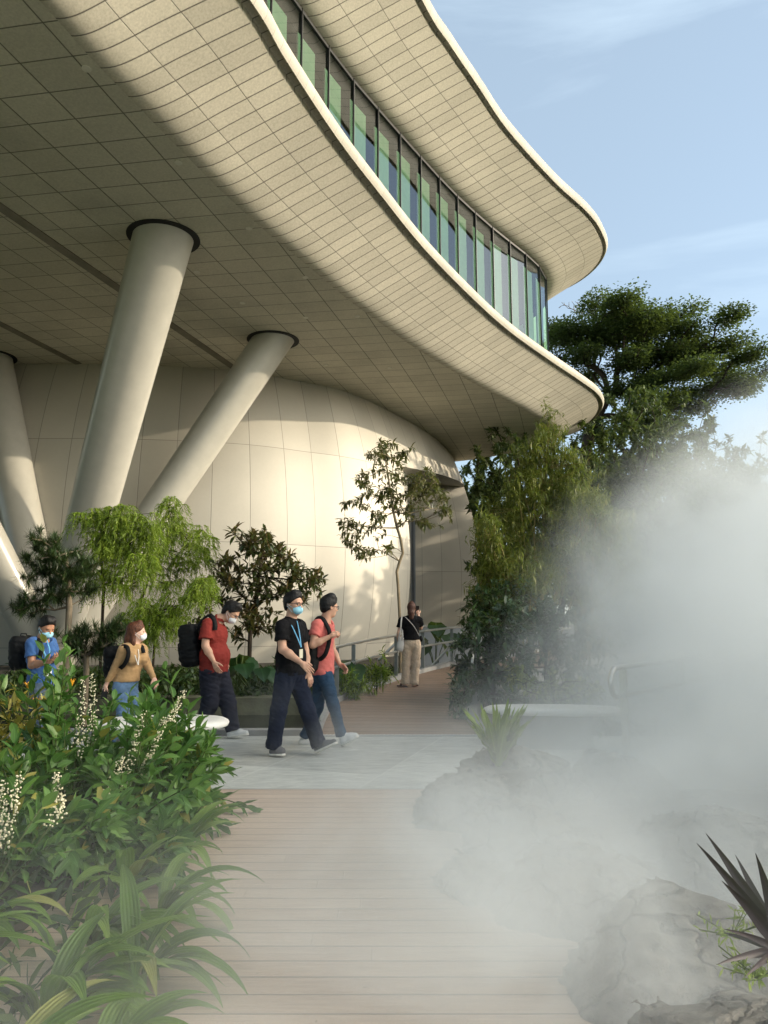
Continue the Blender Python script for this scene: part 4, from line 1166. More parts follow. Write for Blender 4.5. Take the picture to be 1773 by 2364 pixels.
def cloth_mat(name, c, var=.15, rough=.85, wl=9, fold=.35, stripes=None):
    m, nt, b, o = new_mat(name); setp(b, rough=rough, spec=.12)
    b.inputs['Sheen Weight'].default_value = .1 if sum(c) > .3 else 0
    n1 = noise(nt, wl, 5, stretch=(1, 1, .7)); n2 = noise(nt, 260, 2)
    t = math_(nt, 'ADD', math_(nt, 'MULTIPLY', n1, .7), math_(nt, 'MULTIPLY', n2, .3))
    nt.links.new(ramp(nt, t, [(.3, tuple(q * (1 - var) for q in c)), (.7, tuple(min(1, q * (1 + var)) for q in c))]), b.inputs['Base Color'])
    bump(nt, b, noise(nt, 16, 4, stretch=(1, 1, 1.7), dist=.8), fold, .012)
    return m
def skin_mat(name, c):
    m, nt, b, o = new_mat(name); setp(b, rough=.5, spec=.35)
    b.inputs['Subsurface Weight'].default_value = .12; b.inputs['Subsurface Radius'].default_value = (.012, .005, .003)
    n1 = noise(nt, 14, 4)
    nt.links.new(ramp(nt, n1, [(.3, (c[0] * .88, c[1] * .82, c[2] * .8)), (.7, (c[0] * 1.08, c[1] * 1.06, c[2] * 1.04))]), b.inputs['Base Color'])
    return m
def hair_mat(name, c):
    m, nt, b, o = new_mat(name); setp(b, rough=.55, spec=.3)
    n1 = noise(nt, 1, 3, stretch=(110, 110, 22))
    nt.links.new(ramp(nt, n1, [(.35, tuple(q * .5 for q in c)), (.7, tuple(q * 1.7 for q in c))]), b.inputs['Base Color'])
    bump(nt, b, n1, .7, .006)
    return m
SK = skin_mat('skin', (.54, .325, .225)); SK2 = skin_mat('tanned_skin', (.36, .19, .115)); SK3 = skin_mat('fair_skin', (.62, .40, .30))
HB = hair_mat('black_hair', (.007, .006, .0055)); HR = hair_mat('reddish_brown_hair', (.085, .030, .014)); HBR = hair_mat('brown_hair', (.065, .026, .016))
M_lens = simple('spectacle_frame', (.012, .012, .013), .3)
M_maskb = cloth_mat('blue_mask', (.30, .58, .70), .06, .8, 30, .2); M_maskw = cloth_mat('pale_mask', (.66, .68, .70), .05, .8, 30, .2)
M_black = cloth_mat('black_fabric', (.008, .008, .009), .3, .8, 9, .4); M_blackbag = cloth_mat('black_nylon', (.008, .0085, .009), .35, .6, 8, .5)
M_phone = simple('phone_black', (.015, .015, .016), .25)
M_sole = simple('shoe_sole', (.62, .60, .55), .7, .06, 20)
M_eye = simple('eye_dark', (.02, .014, .012), .2)

def hand_prims(F, w, d, pn, curl=.5, spread=.12, thumb=1, s=1.0, fist=False):
    """w wrist, d hand direction, pn palm-facing normal (fingers curl towards it); thumb=+1/-1 picks the side"""
    d = nrm(V3(d)); pn = V3(pn); pn = nrm(pn - d * (pn @ d)); lat = np.cross(d, pn) * thumb       # towards the thumb side
    w = V3(w); k0 = w + d * .085 * s
    F.cone(w - d * .012, w + d * .03 * s, .024 * s, .028 * s, .012)
    for o in (-.026, -.009, .009, .026):
        F.cone(w + d * .022 * s + lat * o * .6 * s, k0 + lat * o * s - d * abs(o) * .25 * s, .0155 * s, .0125 * s, .010)
    lens = [(.043, .026, .021), (.048, .030, .022), (.045, .028, .022), (.034, .021, .018)]
    for i, o in enumerate((.030, .010, -.010, -.029)):
        p_ = k0 + lat * o * s - d * abs(o) * .3 * s; a = 0; dd = d + lat * (o / .03) * spread * .5
        for j, l in enumerate(lens[i]):
            a += curl * (1.25 if fist else 1.0) * (.7 + .35 * j + .12 * i)
            v = nrm(dd * math.cos(a) + pn * math.sin(a)); q = p_ + v * l * s
            F.cone(p_, q, (.0092 - .0009 * j) * s, (.0086 - .0010 * j) * s, .0035); p_ = q
    t0 = w + d * .026 * s + lat * .020 * s; v1 = nrm(d * .62 + lat * .72 + pn * .35); t1 = t0 + v1 * .042 * s
    v2_ = nrm(d * .82 + lat * (.30 if not fist else -.2) + pn * (.45 if not fist else .8)); t2 = t1 + v2_ * .030 * s; t3 = t2 + nrm(v2_ * .8 + pn * .3 - lat * .1) * .024 * s
    F.cone(t0, t1, .0150 * s, .0115 * s, .008).cone(t1, t2, .0108 * s, .0098 * s, .004).cone(t2, t3, .0098 * s, .0080 * s, .004)

def head_prims(F, c, Rm, s=1.0, ear=1.0):
    """c: middle of the head; Rm: forward,left,up"""
    q = lambda x, y, z: c + Rm @ (np.array([x, y, z]) * s)
    F.ell(q(-.012, 0, .035), V3((.098, .077, .088)) * s, Rm, .02)
    F.ell(q(.022, 0, -.035), V3((.070, .064, .082)) * s, Rm, .03)
    F.ell(q(.040, 0, -.078), V3((.042, .045, .036)) * s, Rm, .025)
    F.ell(q(.066, 0, -.098), V3((.018, .022, .016)) * s, Rm, .015)
    F.cone(q(.088, 0, .008), q(.108, 0, -.028), .0085 * s, .0125 * s, .012)
    for y in (-.012, .012): F.ell(q(.096, y, -.033), V3((.010, .008, .007)) * s, Rm, .006)
    F.cone(q(.078, -.038, .022), q(.078, .038, .022), .012 * s, .012 * s, .012)
    for y in (-.033, .033):
        F.ell(q(.083, y, .003), V3((.010, .014, .009)) * s, Rm, .01, sub=True)
        F.ell(q(.050, y * 1.25, -.022), V3((.026, .018, .016)) * s, Rm, .02)
    F.ell(q(.090, 0, -.060), V3((.008, .022, .0055)) * s, Rm, .006); F.ell(q(.088, 0, -.071), V3((.009, .019, .006)) * s, Rm, .006)
    for y in (-.078, .078):
        F.ell(q(-.012, y, -.008), V3((.021, .0085, .031)) * s * ear, Rm, .006); F.ell(q(-.004, y * 1.06, -.008), V3((.010, .006, .018)) * s, Rm, .003, sub=True)

def add_part(root, name, VQ, mat, lab=None):
    if isinstance(VQ, list):
        o = 0; Vs, Qs = [], []
        for V, Q in VQ: Vs.append(V); Qs.append(Q + o); o += len(V)
        VQ = np.concatenate(Vs), np.concatenate(Qs)
    ob = np_mesh(name, VQ[0] - np.array(root.location), VQ[1], mat, root)
    if lab: ob['label'] = lab
    return ob
def mb_part(root, name, mb, mat, smooth=True):
    loc = np.array(root.location); mb.v = [tuple(np.array(q) - loc) for q in mb.v]
    return mb.build(name, mat, root, smooth=smooth)
def ribbon(mb, pts, wdt, nrmls, th=.004):
    """flat strap along pts, lying across the given normals"""
    pts = [V3(q) for q in pts]; rows = [[], [], [], []]
    for i, q in enumerate(pts):
        t = nrm(pts[min(i + 1, len(pts) - 1)] - pts[max(0, i - 1)]); n_ = V3(nrmls[i] if isinstance(nrmls, list) else nrmls); n_ = nrm(n_ - t * (n_ @ t)); b_ = np.cross(t, n_)
        for k, (u, v) in enumerate(((-1, 0), (1, 0), (1, 1), (-1, 1))): rows[k].append(tuple(q + b_ * u * wdt / 2 + n_ * v * th))
    mb.grid([rows[0], rows[1], rows[2], rows[3], rows[0]])

def person(label, J, f, hf, skin, hairm, cfg):
    """J: joints in world; f: body facing; hf: head facing; cfg: clothes"""
    f = nrm(V3(f)); left = np.array([-f[1], f[0], 0]); Rh = frame(hf); Bd = frame(f)
    foot0 = (J['heelR'] + J['heelL']) / 2
    root = empty('person', (foot0[0], foot0[1], min(J['heelR'][2], J['heelL'][2])), label, 'person', cfg.get('group'))
    hs = cfg.get('hs', 1.0); g = cfg.get('girth', 1.0); gs = cfg.get('arm', 1.0)
    ch, pe, nk, hd = J['chest'], J['pelvis'], J['neck'], J['head']
    wa = ch * .42 + pe * .58 + f * cfg.get('belly_f', .0)
    def torso(F, i=0.0, ni=None):
        ni = i if ni is None else ni
        sw = cfg.get('sw', .185)
        F.cone(J['shR'] * .86 + nk * .14, J['shL'] * .86 + nk * .14, .058 + i, .058 + i, .05)
        F.ell(ch, (.112 * g + i, sw * .90 + i, .17 + i), Bd, .06)
        F.ell(wa, (cfg.get('bel', .118) * g + i, sw * cfg.get('wst', .80) * g ** .5 + i, .17 + i), Bd, .07)
        F.ell(pe + np.array([0, 0, .02]), (.118 * g + i, sw * cfg.get('hip', .88) * g ** .5 + i, .13 + i), Bd, .07)
        F.cone(J['neck'] - np.array([0, 0, .05]), J['neck'] + (hd - nk) * .2, .075 + ni, .058 + ni * .5, .04)
        if cfg.get('bust'):
            for sg in (-1, 1): F.ell(ch + f * .085 + left * sg * .068 + np.array([0, 0, -.02]), (.06 + i, .062 + i, .062 + i), Bd, .04)
    # ---- skin
    F = Fld(); torso(F, -.024, -.006)
    F.cone(nk - np.array([0, 0, .02]), hd + Rh @ np.array([-.02, 0, -.07]) * hs, .056 * hs, .052 * hs, .03)
    head_prims(F, hd, Rh, hs)
    for s_ in 'RL':
        F.cone(J['sh' + s_], J['el' + s_], .050 * gs, .040 * gs, .03)
        d = J['wr' + s_] - J['el' + s_]
        F.cone(J['el' + s_], J['el' + s_] + d * .35, .040 * gs, .042 * gs, .02); F.cone(J['el' + s_] + d * .35, J['wr' + s_], .041 * gs, .025 * gs ** .5, .02)
        F.cone(J['hip' + s_], J['kn' + s_], .062 * g, .040, .04); F.cone(J['kn' + s_], J['an' + s_], .040, .032, .03)
        F.cone(J['an' + s_], J['heel' + s_] * .6 + J['toe' + s_] * .4 + np.array([0, 0, .035]), .036, .03, .02)
    body = [F.mesh(.0085)]
    for s_ in 'RL':
        H = Fld(); hd_ = cfg['hand' + s_]; hand_prims(H, J['wr' + s_], hd_[0], hd_[1], hd_[2], .12, hd_[3], cfg.get('hsz', 1.0), hd_[4] if len(hd_) > 4 else False)
        body.append(H.mesh(.0042, pad=.012))
    add_part(root, 'body', body, skin)
    # ---- hair
    q = lambda x, y, z: hd + Rh @ (np.array([x, y, z]) * hs)
    H = Fld(); H.ell(q(-.016, 0, .040), V3((.109, .088, .099)) * hs, Rh, .02)
    if not cfg.get('locks'): H.ell(q(-.048, 0, -.022), V3((.060, .074, .068)) * hs, Rh, .03)
    for (x, y, z, r_) in cfg.get('tuft', ((.048, 0, .104, .030), (.02, .03, .114, .034), (.02, -.03, .114, .034))): H.ell(q(x, y, z), (r_ * hs,) * 3, Rh, .03)
    sl, z0 = cfg.get('hairline', (1.0, -.030))
    cn = Rh @ nrm(np.array([sl, 0, -1.0])); H.cut(q(-.02, 0, z0), cn, .012)
    H.ell(q(.085, 0, -.012), V3((.075, .078, .075)) * hs, Rh, .01, sub=True)
    for sg in (-1, 1): H.ell(q(-.006, sg * .09, -.022), V3((.030, .022, .034)) * hs, Rh, .01, sub=True)
    for a in cfg.get('locks', ()): H.cone(q(*a[0]), q(*a[1]), a[2] * hs, a[3] * hs, .03)
    add_part(root, 'hair', H.mesh(.0060, .0085, 5), hairm)
    for sg in (-1, 1):
        E_ = Fld(); E_.ell(q(.0745, sg * .033, .003), V3((.010, .013, .008)) * hs, Rh, .004); add_part(root, 'eye', E_.mesh(.004, pad=.01), M_eye)
    # ---- shirt
    F = Fld(); torso(F, cfg.get('ease', .012))
    for s_ in 'RL':
        a, b = J['sh' + s_], J['el' + s_]; w_ = J['wr' + s_]
        if cfg['sleeve'] <= 1:
            e = a + (b - a) * cfg['sleeve']; dr_ = nrm(b - a); rs = cfg.get('slr', .068)
            def slv(P, a=a, e=e, dr_=dr_, rs=rs):
                v = e - a; t = np.clip(((P - a) @ v) / (v @ v), 0, 1.2); dd = np.linalg.norm(P - a - t[..., None] * v, axis=-1) - (.060 + t * (rs - .060))
                return np.maximum(dd, (P - e) @ dr_)
            F.custom(slv, np.minimum(a, e) - .1, np.maximum(a, e) + .1, .025, 1)
        else:
            F.cone(a, b, .056, .044, .03).cone(b, w_ - (w_ - b) * .04, .044, .030, .02)
    F.cut(pe + np.array([0, 0, cfg['hem']]), cfg.get('hemn', (0, 0, -1)), .01)
    nu = nrm(hd - nk); npt = nk + nu * cfg.get('ncut', .028); nn_ = nrm(nu + f * cfg.get('ntilt', -.35) * -1)
    F.custom(lambda P: np.where(np.linalg.norm(np.cross(P - nk, nu), axis=-1) < .10, (P - npt) @ nn_, -1.0), nk - .25, nk + .25, .006, 0)
    add_part(root, 'shirt', F.mesh(.0085, cfg.get('fold', .016), cfg.get('seed', 1)), cfg['shirt'])
    if cfg.get('collar'):
        mb = MB(); ring = []
        for k in range(25):
            a = 2 * PI * k / 24 + PI; r_ = .068; dn = Bd @ np.array([math.cos(a) * r_ * 1.02, math.sin(a) * r_, 0])
            ring.append(nk + nu * .012 + dn + np.array([0, 0, -.028 * max(0, math.cos(a)) ** 2]))
        rows = []
        for dz, o in ((.030, .90), (.034, .94), (.012, 1.12), (-.012, 1.30)):
            rows.append([tuple(nk + nu * dz + (p_ - nk) * o + np.array([0, 0, -.0])) for p_ in ring])
        mb.grid(rows); mb_part(root, 'collar', mb, cfg['shirt'])
    # ---- trousers
    F = Fld(); F.ell(pe + np.array([0, 0, .02]), (.125 * g, cfg.get('sw', .185) * cfg.get('hip', .88) * g ** .5 + .01, .14), Bd, .06)
    tr, kr, ar = cfg['leg']
    for s_ in 'RL':
        F.cone(J['hip' + s_], J['kn' + s_], tr, kr, .03); F.cone(J['kn' + s_], J['an' + s_], kr, ar, .03)
        dn = nrm(J['an' + s_] - J['kn' + s_]); e = J['an' + s_] + dn * .10
        F.cone(J['an' + s_], e, ar, ar * 1.04, .02)
    F.cut(pe + np.array([0, 0, cfg.get('waist', .13)]), (0, 0, 1), .005)
    for s_ in 'RL':
        dn = nrm(J['an' + s_] - J['kn' + s_]); e = J['an' + s_] + dn * cfg.get('cuff', .045)
        def cf(P, e=e, dn=dn): return np.where(np.linalg.norm(P - e, axis=-1) < .17, (P - e) @ dn, -1.0)
        F.custom(cf, e - .19, e + .19, .004, 0)
    add_part(root, 'trousers', F.mesh(.0095, cfg.get('tfold', .022), cfg.get('seed', 1) + 9), cfg['trouser'])
    # ---- shoes
    for s_ in 'RL':
        h_, t_ = J['heel' + s_], J['toe' + s_]; u = nrm(t_ - h_); L_ = np.linalg.norm(t_ - h_)
        up = nrm(J['an' + s_] - h_); up = nrm(up - u * (up @ u)); sd = np.cross(up, u)
        if cfg.get('shoe_kind') == 'sandal':
            S_ = Fld(); S_.cone(h_ + u * .035 + up * .03, t_ - u * .03 + up * .02, .030, .030, .02, None); add_part(root, 'foot', S_.mesh(.006, pad=.01), skin)
            S_ = Fld(); S_.cone(h_ + u * .035 + up * .008, t_ - u * .035 + up * .008, .036, .042, .01); S_.cut(h_ + up * .012, up, .003); S_.cut(h_, -up, .003)
            S_.cone(h_ + u * L_ * .62 + up * .03 + sd * .03, h_ + u * L_ * .62 + up * .03 - sd * .03, .022, .022, .01)
            add_part(root, 'sandal', S_.mesh(.006, pad=.01), cfg['shoe']); continue
        S_ = Fld(); S_.cone(h_ + u * .045 + up * .045, h_ + u * L_ * .60 + up * .040, .040, .040, .03).cone(h_ + u * L_ * .60 + up * .036, t_ - u * .04 + up * .030, .041, .034, .03)
        S_.cone(h_ + u * .06 + up * .05, h_ + u * .075 + up * .10, .041, .040, .03).cone(h_ + u * .10 + up * .085, h_ + u * .17 + up * .055, .030, .026, .025)
        S_.cut(h_ + up * .02, -up, .003); sh = add_part(root, 'shoe', S_.mesh(.0065, .004, 3), cfg['shoe'])
        S_ = Fld(); S_.cone(h_ + u * .043 + up * .012, h_ + u * L_ * .6 + up * .012, .044, .046, .01).cone(h_ + u * L_ * .6 + up * .012, t_ - u * .037 + up * .012, .046, .037, .01)
        S_.cut(h_ + up * .026, up, .003); S_.cut(h_, -up, .003)
        V_, Q_ = S_.mesh(.0065, pad=.01); so = np_mesh('sole', V_ - np.array(root.location), Q_, cfg.get('sole', M_sole), sh)
    # ---- mask, spectacles
    if cfg.get('mask'):
        Mk = Fld(); Mk.ell(q(.048, 0, -.058), V3((.064, .066, .052)) * hs, Rh, .02); Mk.cone(q(.095, 0, -.028), q(.100, 0, -.06), .016 * hs, .014 * hs, .02)
        Mk.cut(q(.035, 0, 0), Rh @ np.array([-1., 0, -.15]), .004)
        mo = add_part(root, 'face_mask', Mk.mesh(.006, .003, 4), cfg['mask'])
        mb = MB()
        for sg in (-1, 1):
            for z in (-.034, -.085): mb.tube([q(.04, sg * .064, z), q(.015, sg * .079, z * .6), q(-.018, sg * .085, -.012 + (z + .06) * .4)], .0022, 5)
        loc = np.array(root.location); mb.v = [tuple(np.array(p_) - loc) for p_ in mb.v]; mb.build('ear_loop', cfg['mask'], mo)
    if cfg.get('specs'):
        mb = MB()
        for sg in (-1, 1):
            c = [(.104 - .010 * abs(math.cos(a)) , sg * .034 + .026 * math.cos(a), .002 + .019 * math.sin(a)) for a in np.linspace(0, 2 * PI, 17)]
            mb.tube([q(*p_) for p_ in c], .0030, 6, cap=False); mb.tube([q(.095, sg * .060, .010), q(.05, sg * .080, .008), q(-.015, sg * .087, .004)], .0030, 6)
        mb.tube([q(.104, -.01, .006), q(.104, .01, .006)], .0026, 6); mb_part(root, 'spectacles', mb, M_lens)
    return root, q, Bd, left
def crop(x0, y0, s):
    return lambda x, y, d: np.array(aty(x0 + x / s, y0 + y / s, d))
def joints(c, y0, D):
    return {k: c(v[0], v[1], y0 + (v[2] if len(v) > 2 else 0)) for k, v in D.items()}
def ground_feet(J, z, keys):
    for k in keys: J[k][2] = z
def backpack(label, c, Rm, size, mat=M_blackbag, straps=(), nrml=(0, -1, 0), sw=.05, seed=2):
    """box-like soft pack, c centre; Rm columns forward(left,up); straps: lists of points"""
    root = empty('backpack', tuple(c + np.array([0, 0, -size[2]])), label, 'backpack', 'backpacks worn by the walkers')
    F = Fld(); a, b, h_ = size
    up = Rm[:, 2]; l = Rm[:, 1]; f = Rm[:, 0]
    def bx(P, o=c, r_=(a, b, h_), rad=.075):
        qv = np.abs((P - o) @ Rm) - (np.array(r_) - rad); return np.linalg.norm(np.maximum(qv, 0), axis=-1) + np.minimum(qv.max(-1), 0) - rad
    m = max(size) * 1.2; F.custom(bx, c - m, c + m, .02, 1)
    o2 = c - f * a * .75 - up * h_ * .30
    F.custom(lambda P: bx(P, o2, (a * .5, b * .8, h_ * .5), .05), o2 - m, o2 + m, .018, 1)
    add_part(root, 'bag', F.mesh(.011, .03, seed), mat)
    for s_ in straps:
        mb = MB(); pp = [Vector(q_) for q_ in s_[0]]; pp = catmull(pp, 6); ribbon(mb, pp, s_[2] if len(s_) > 2 else sw, s_[1], .012); mb_part(root, 'strap', mb, mat)
    mb = MB(); tp = c + up * (h_ - .01); mb.tube([tp + l * .04, tp + up * .035 + l * .03, tp + up * .035 - l * .03, tp - l * .04], .008, 6); mb_part(root, 'carry_loop', mb, mat)
    return root
def phone(label, c, n_, up, size=(.072, .15, .008)):
    Rm = frame(n_, up); o = MB()
    root_v = c
    R3 = Matrix(((Rm[0, 0], Rm[0, 1], Rm[0, 2]), (Rm[1, 0], Rm[1, 1], Rm[1, 2]), (Rm[2, 0], Rm[2, 1], Rm[2, 2])))
    o.box((0, 0, 0), (size[2], size[0], size[1]), R3); o.box(tuple(-Rm[:, 0] * .005 + Rm[:, 1] * .02 + Rm[:, 2] * .055), (.003, .022, .022), R3)
    ob = o.build('phone', M_phone); ob.location = tuple(c); tag(ob, label, 'phone')
    md = ob.modifiers.new('bevel', 'BEVEL'); md.width = .002; md.segments = 2
    return ob

# ---------------- man in black polo
c1 = crop(600, 1350, 5.142); y0 = 8.27
J = joints(c1, y0, dict(head=(402, 228, 0), neck=(368, 425, .01), chest=(362, 585, 0), pelvis=(372, 1050, 0), shR=(252, 500, -.165), elR=(268, 765, -.21), wrR=(490, 925, -.30),
    shL=(485, 492, .165), elL=(535, 780, .21), wrL=(572, 1040, .06), hipR=(300, 1110, -.075), knR=(222, 1490, -.09), anR=(165, 1880, -.06), hipL=(440, 1110, .075), knL=(565, 1490, .05), anL=(688, 1862, .0),
    heelR=(112, 2030, -.05), toeR=(300, 2030, -.13), heelL=(662, 2008, .0), toeL=(925, 1885, -.10)))
f = (.86, -.51, 0)
black_shirt = cloth_mat('black_polo_cloth', (.007, .0068, .0078), .25, .85)
denim_dark = cloth_mat('dark_denim', (.010, .014, .030), .3, .85, 7, .5); denim = cloth_mat('blue_denim', (.022, .050, .092), .35, .85, 6, .5); denim_l = cloth_mat('faded_denim', (.10, .17, .28), .3, .85, 6, .4)
grey_shoe = cloth_mat('grey_canvas', (.13, .13, .135), .15); white_shoe = cloth_mat('white_leather', (.62, .62, .60), .06, .5, 20, .15)
root, q, Bd, left = person('man in a black polo shirt and blue face mask striding over the stone paving', J, f, (.84, -.54, -.06), SK, HB, dict(hs=1.06, girth=1.10, sw=.20, bel=.125, wst=.88, sleeve=.62, slr=.078, arm=1.12, hem=-.02, shirt=black_shirt,
    collar=True, leg=(.108, .083, .078), trouser=denim_dark, shoe=grey_shoe, mask=M_maskb, specs=True, handR=((.8, -.25, -.62), (-.15, .9, -.3), .30, 1), handL=((.35, -.2, -.9), (-.5, .5, 0), .35, -1), seed=3, cuff=.055))
mb = MB(); blue_band = cloth_mat('blue_lanyard_cloth', (.12, .33, .52), .1)
fr = c1(487, 740, y0) + Bd[:, 0] * .0
ch = J['chest']
tipl = c1(489, 742, y0 - .16)
ribbon(mb, [c1(345, 418, y0 - .10), c1(395, 520, y0 - .172), c1(445, 630, y0 - .185), tipl], .016, Bd[:, 0], .003)
ribbon(mb, [c1(440, 430, y0 - .06), c1(462, 530, y0 - .135), c1(478, 640, y0 - .16), tipl], .016, Bd[:, 0], .003)
mb_part(root, 'lanyard', mb, blue_band)
bdg = MB(); bdg.box(tuple(c1(488, 818, y0 - .175)), (.058, .006, .095), Matrix.Rotation(math.atan2(f[1], f[0]) + PI / 2, 3, 'Z')); mb_part(root, 'badge', bdg, simple('badge_card', (.62, .58, .44), .4, .04), False)
# ---------------- man in pink t-shirt
y0 = 8.88
J = joints(c1, y0, dict(head=(824, 262, 0), neck=(775, 425, 0), chest=(765, 600, .01), pelvis=(752, 1050, .01), shR=(672, 488, -.17), elR=(628, 715, -.24), wrR=(835, 612, -.22), shL=(815, 485, .17), elL=(862, 770, .22), wrL=(948, 940, .16),
    hipR=(780, 1100, -.06), knR=(872, 1430, -.07), anR=(962, 1765, -.06), hipL=(715, 1100, .075), knL=(690, 1450, .06), anL=(535, 1790, .05), heelR=(968, 1918, -.05), toeR=(1183, 1800, -.09), heelL=(452, 1925, .05), toeL=(665, 1925, .0)))
pink = cloth_mat('coral_cotton', (.54, .14, .12), .1, .9)
root, q, Bd, left = person('man in a coral pink t-shirt and jeans looking away, one hand on his strap', J, (.97, -.18, 0), (.83, .52, -.12), SK, HB, dict(hs=1.02, girth=.92, sw=.185, sleeve=.52, slr=.070, hem=-.02, ncut=.0, shirt=pink, leg=(.090, .064, .056), trouser=denim,
    shoe=white_shoe, specs=True, mask=None, handR=((.75, .1, .35), (.5, .7, -.3), .85, 1, True), handL=((.7, -.1, -.55), (-.3, -.6, -.4), .55, -1), seed=8, tuft=((.05, 0, .10, .035), (.02, .03, .115, .04), (-.02, -.03, .118, .042), (.01, -.03, .118, .04)), cuff=.03))
bc = c1(612, 800, y0 + .02)
backpack('black soft backpack slung on the man in the coral pink t-shirt', bc + np.array([0, -.03, 0]), frame((.97, -.12, .12)), (.10, .165, .235), straps=(
    ([c1(640, 560, y0 - .06), c1(672, 415, y0 - .10), c1(735, 400, y0 - .13), c1(785, 470, y0 - .15), c1(822, 560, y0 - .165), c1(815, 690, y0 - .165), c1(770, 830, y0 - .165), c1(690, 900, y0 - .13)], [(-.3, -.6, .6)] * 13 + [(.5, -.85, .1)] * 30, .050),), seed=4)
# ---------------- man in dark red polo
c2 = crop(400, 1370, 6.145); y0 = 9.4
J = joints(c2, y0, dict(head=(822, 268, 0), neck=(622, 372, 0), chest=(582, 590, 0), pelvis=(575, 1110, 0), shR=(478, 440, -.19), elR=(455, 745, -.24), wrR=(575, 965, -.24), shL=(640, 420, .19), elL=(665, 740, .24), wrL=(720, 960, .2),
    hipR=(515, 1160, -.08), knR=(520, 1560, -.06), anR=(400, 1900, -.04), hipL=(655, 1160, .08), knL=(775, 1550, .05), anL=(838, 1895, .0), heelR=(320, 2060, -.03), toeR=(590, 2060, -.08), heelL=(765, 2052, .0), toeL=(1075, 2010, -.06)))
red = cloth_mat('dark_red_pique', (.20, .030, .024), .12, .9); charcoal = cloth_mat('charcoal_cloth', (.024, .025, .036), .2, .85)
root, q, Bd, left = person('stout man in a dark red polo shirt looking down as he walks past the pond', J, (.97, -.16, 0), (.78, -.12, -.62), SK, HB, dict(hs=1.06, girth=1.30, sw=.21, bel=.132, wst=.92, belly_f=.010, sleeve=.68, slr=.088, arm=1.12, hem=-.01, shirt=red,
    collar=True, leg=(.125, .10, .082), trouser=charcoal, shoe=white_shoe, specs=True, mask=M_maskw, handR=((.42, -.1, -.9), (.4, .8, 0), .30, 1), handL=((.3, 0, -.9), (-.3, -.8, 0), .3, -1), seed=5, cuff=.05))
bc = c2(262, 735, y0 + .0)
backpack('tall black backpack on the back of the man in the dark red polo shirt', bc, frame((.985, -.10, .15)), (.115, .165, .26), straps=(([c2(330, 560, y0 - .11), c2(400, 400, y0 - .13), c2(500, 320, y0 - .14), c2(560, 345, y0 - .165), c2(592, 430, y0 - .19), c2(590, 520, y0 - .20)], [(-.3, -.5, .8)] * 14 + [(.5, -.85, .2)] * 20, .055),), seed=6)
# ---------------- woman in tan top
c3 = crop(0, 1400, 4.366); y0 = 8.95
J = joints(c3, y0, dict(head=(1385, 262, 0), neck=(1352, 392, 0), chest=(1345, 505, 0), pelvis=(1268, 790, 0), shR=(1240, 445, -.13), elR=(1160, 620, -.10), wrR=(1072, 785, -.10), shL=(1435, 440, .13), elL=(1490, 600, .06), wrL=(1550, 720, -.08),
    hipR=(1215, 830, -.07), knR=(1240, 1080, -.10), anR=(1180, 1270, -.02), hipL=(1310, 830, .07), knL=(1385, 1060, -.02), anL=(1420, 1270, -.06), heelR=(1140, 1330, 0), toeR=(1280, 1330, -.08), heelL=(1400, 1330, -.05), toeL=(1540, 1330, -.1)))
ground_feet(J, 0.0, ('heelR', 'toeR', 'heelL', 'toeL')); J['anR'][2] = J['anL'][2] = .09
tan = cloth_mat('tan_knit', (.40, .25, .12), .1, .9)
root, q, Bd, left = person('woman with long reddish hair in a tan long-sleeved top and jeans', J, (.80, -.60, 0), (.95, .20, .02), SK3, HR, dict(hs=.93, girth=.84, sw=.158, hip=.98, wst=.78, bust=True, sleeve=2, arm=.82, hem=.04, ncut=.03, ntilt=0, shirt=tan, leg=(.088, .064, .06), trouser=denim_l,
    shoe=grey_shoe, mask=M_maskw, handR=((-.35, -.1, -.9), (.6, .6, 0), .8, 1, True), handL=((.5, -.3, -.75), (-.5, .3, 0), .5, -1), seed=11, hsz=.9, fold=.012, tuft=((.02, 0, .118, .04),), hairline=(.62, -.02),
    locks=(((-.06, 0, .05), (-.095, 0, -.08), .075, .062), ((-.095, 0, -.08), (-.125, .0, -.20), .062, .05), ((-.125, 0, -.20), (-.14, -.01, -.30), .05, .025), ((-.04, -.055, .0), (-.04, -.075, -.12), .032, .026), ((-.04, -.075, -.12), (-.03, -.085, -.24), .026, .014))))
mb = MB(); ribbon(mb, [c3(1338, 420, y0 - .085), c3(1362, 500, y0 - .155), c3(1392, 590, y0 - .155)], .010, Bd[:, 0], .003); ribbon(mb, [c3(1393, 425, y0 - .06), c3(1400, 500, y0 - .125), c3(1394, 590, y0 - .15)], .010, Bd[:, 0], .003)
mb_part(root, 'lanyard', mb, simple('white_cord', (.6, .58, .52), .7))
backpack('black backpack with wide straps on the woman in tan', c3(1160, 560, y0 + .10), frame((.82, -.56, .12)), (.075, .14, .19), straps=(([c3(1225, 560, y0 - .06), c3(1215, 470, y0 - .10), c3(1240, 405, y0 - .15), c3(1285, 420, y0 - .19), c3(1290, 500, y0 - .20), c3(1255, 580, y0 - .19), c3(1215, 620, y0 - .14)], [(-.2, -.5, .8)] * 10 + [(.5, -.85, .1)] * 30, .048),
    ([c3(1392, 395, y0 + .02), c3(1430, 410, y0 - .01), c3(1448, 470, y0 - .05)], (.5, -.8, .3), .042)), seed=9)
phone('black phone in the lowered hand of the woman in tan', c3(1055, 885, y0 - .125), (.3, -.95, 0), (.2, 0, 1), (.07, .11, .01))
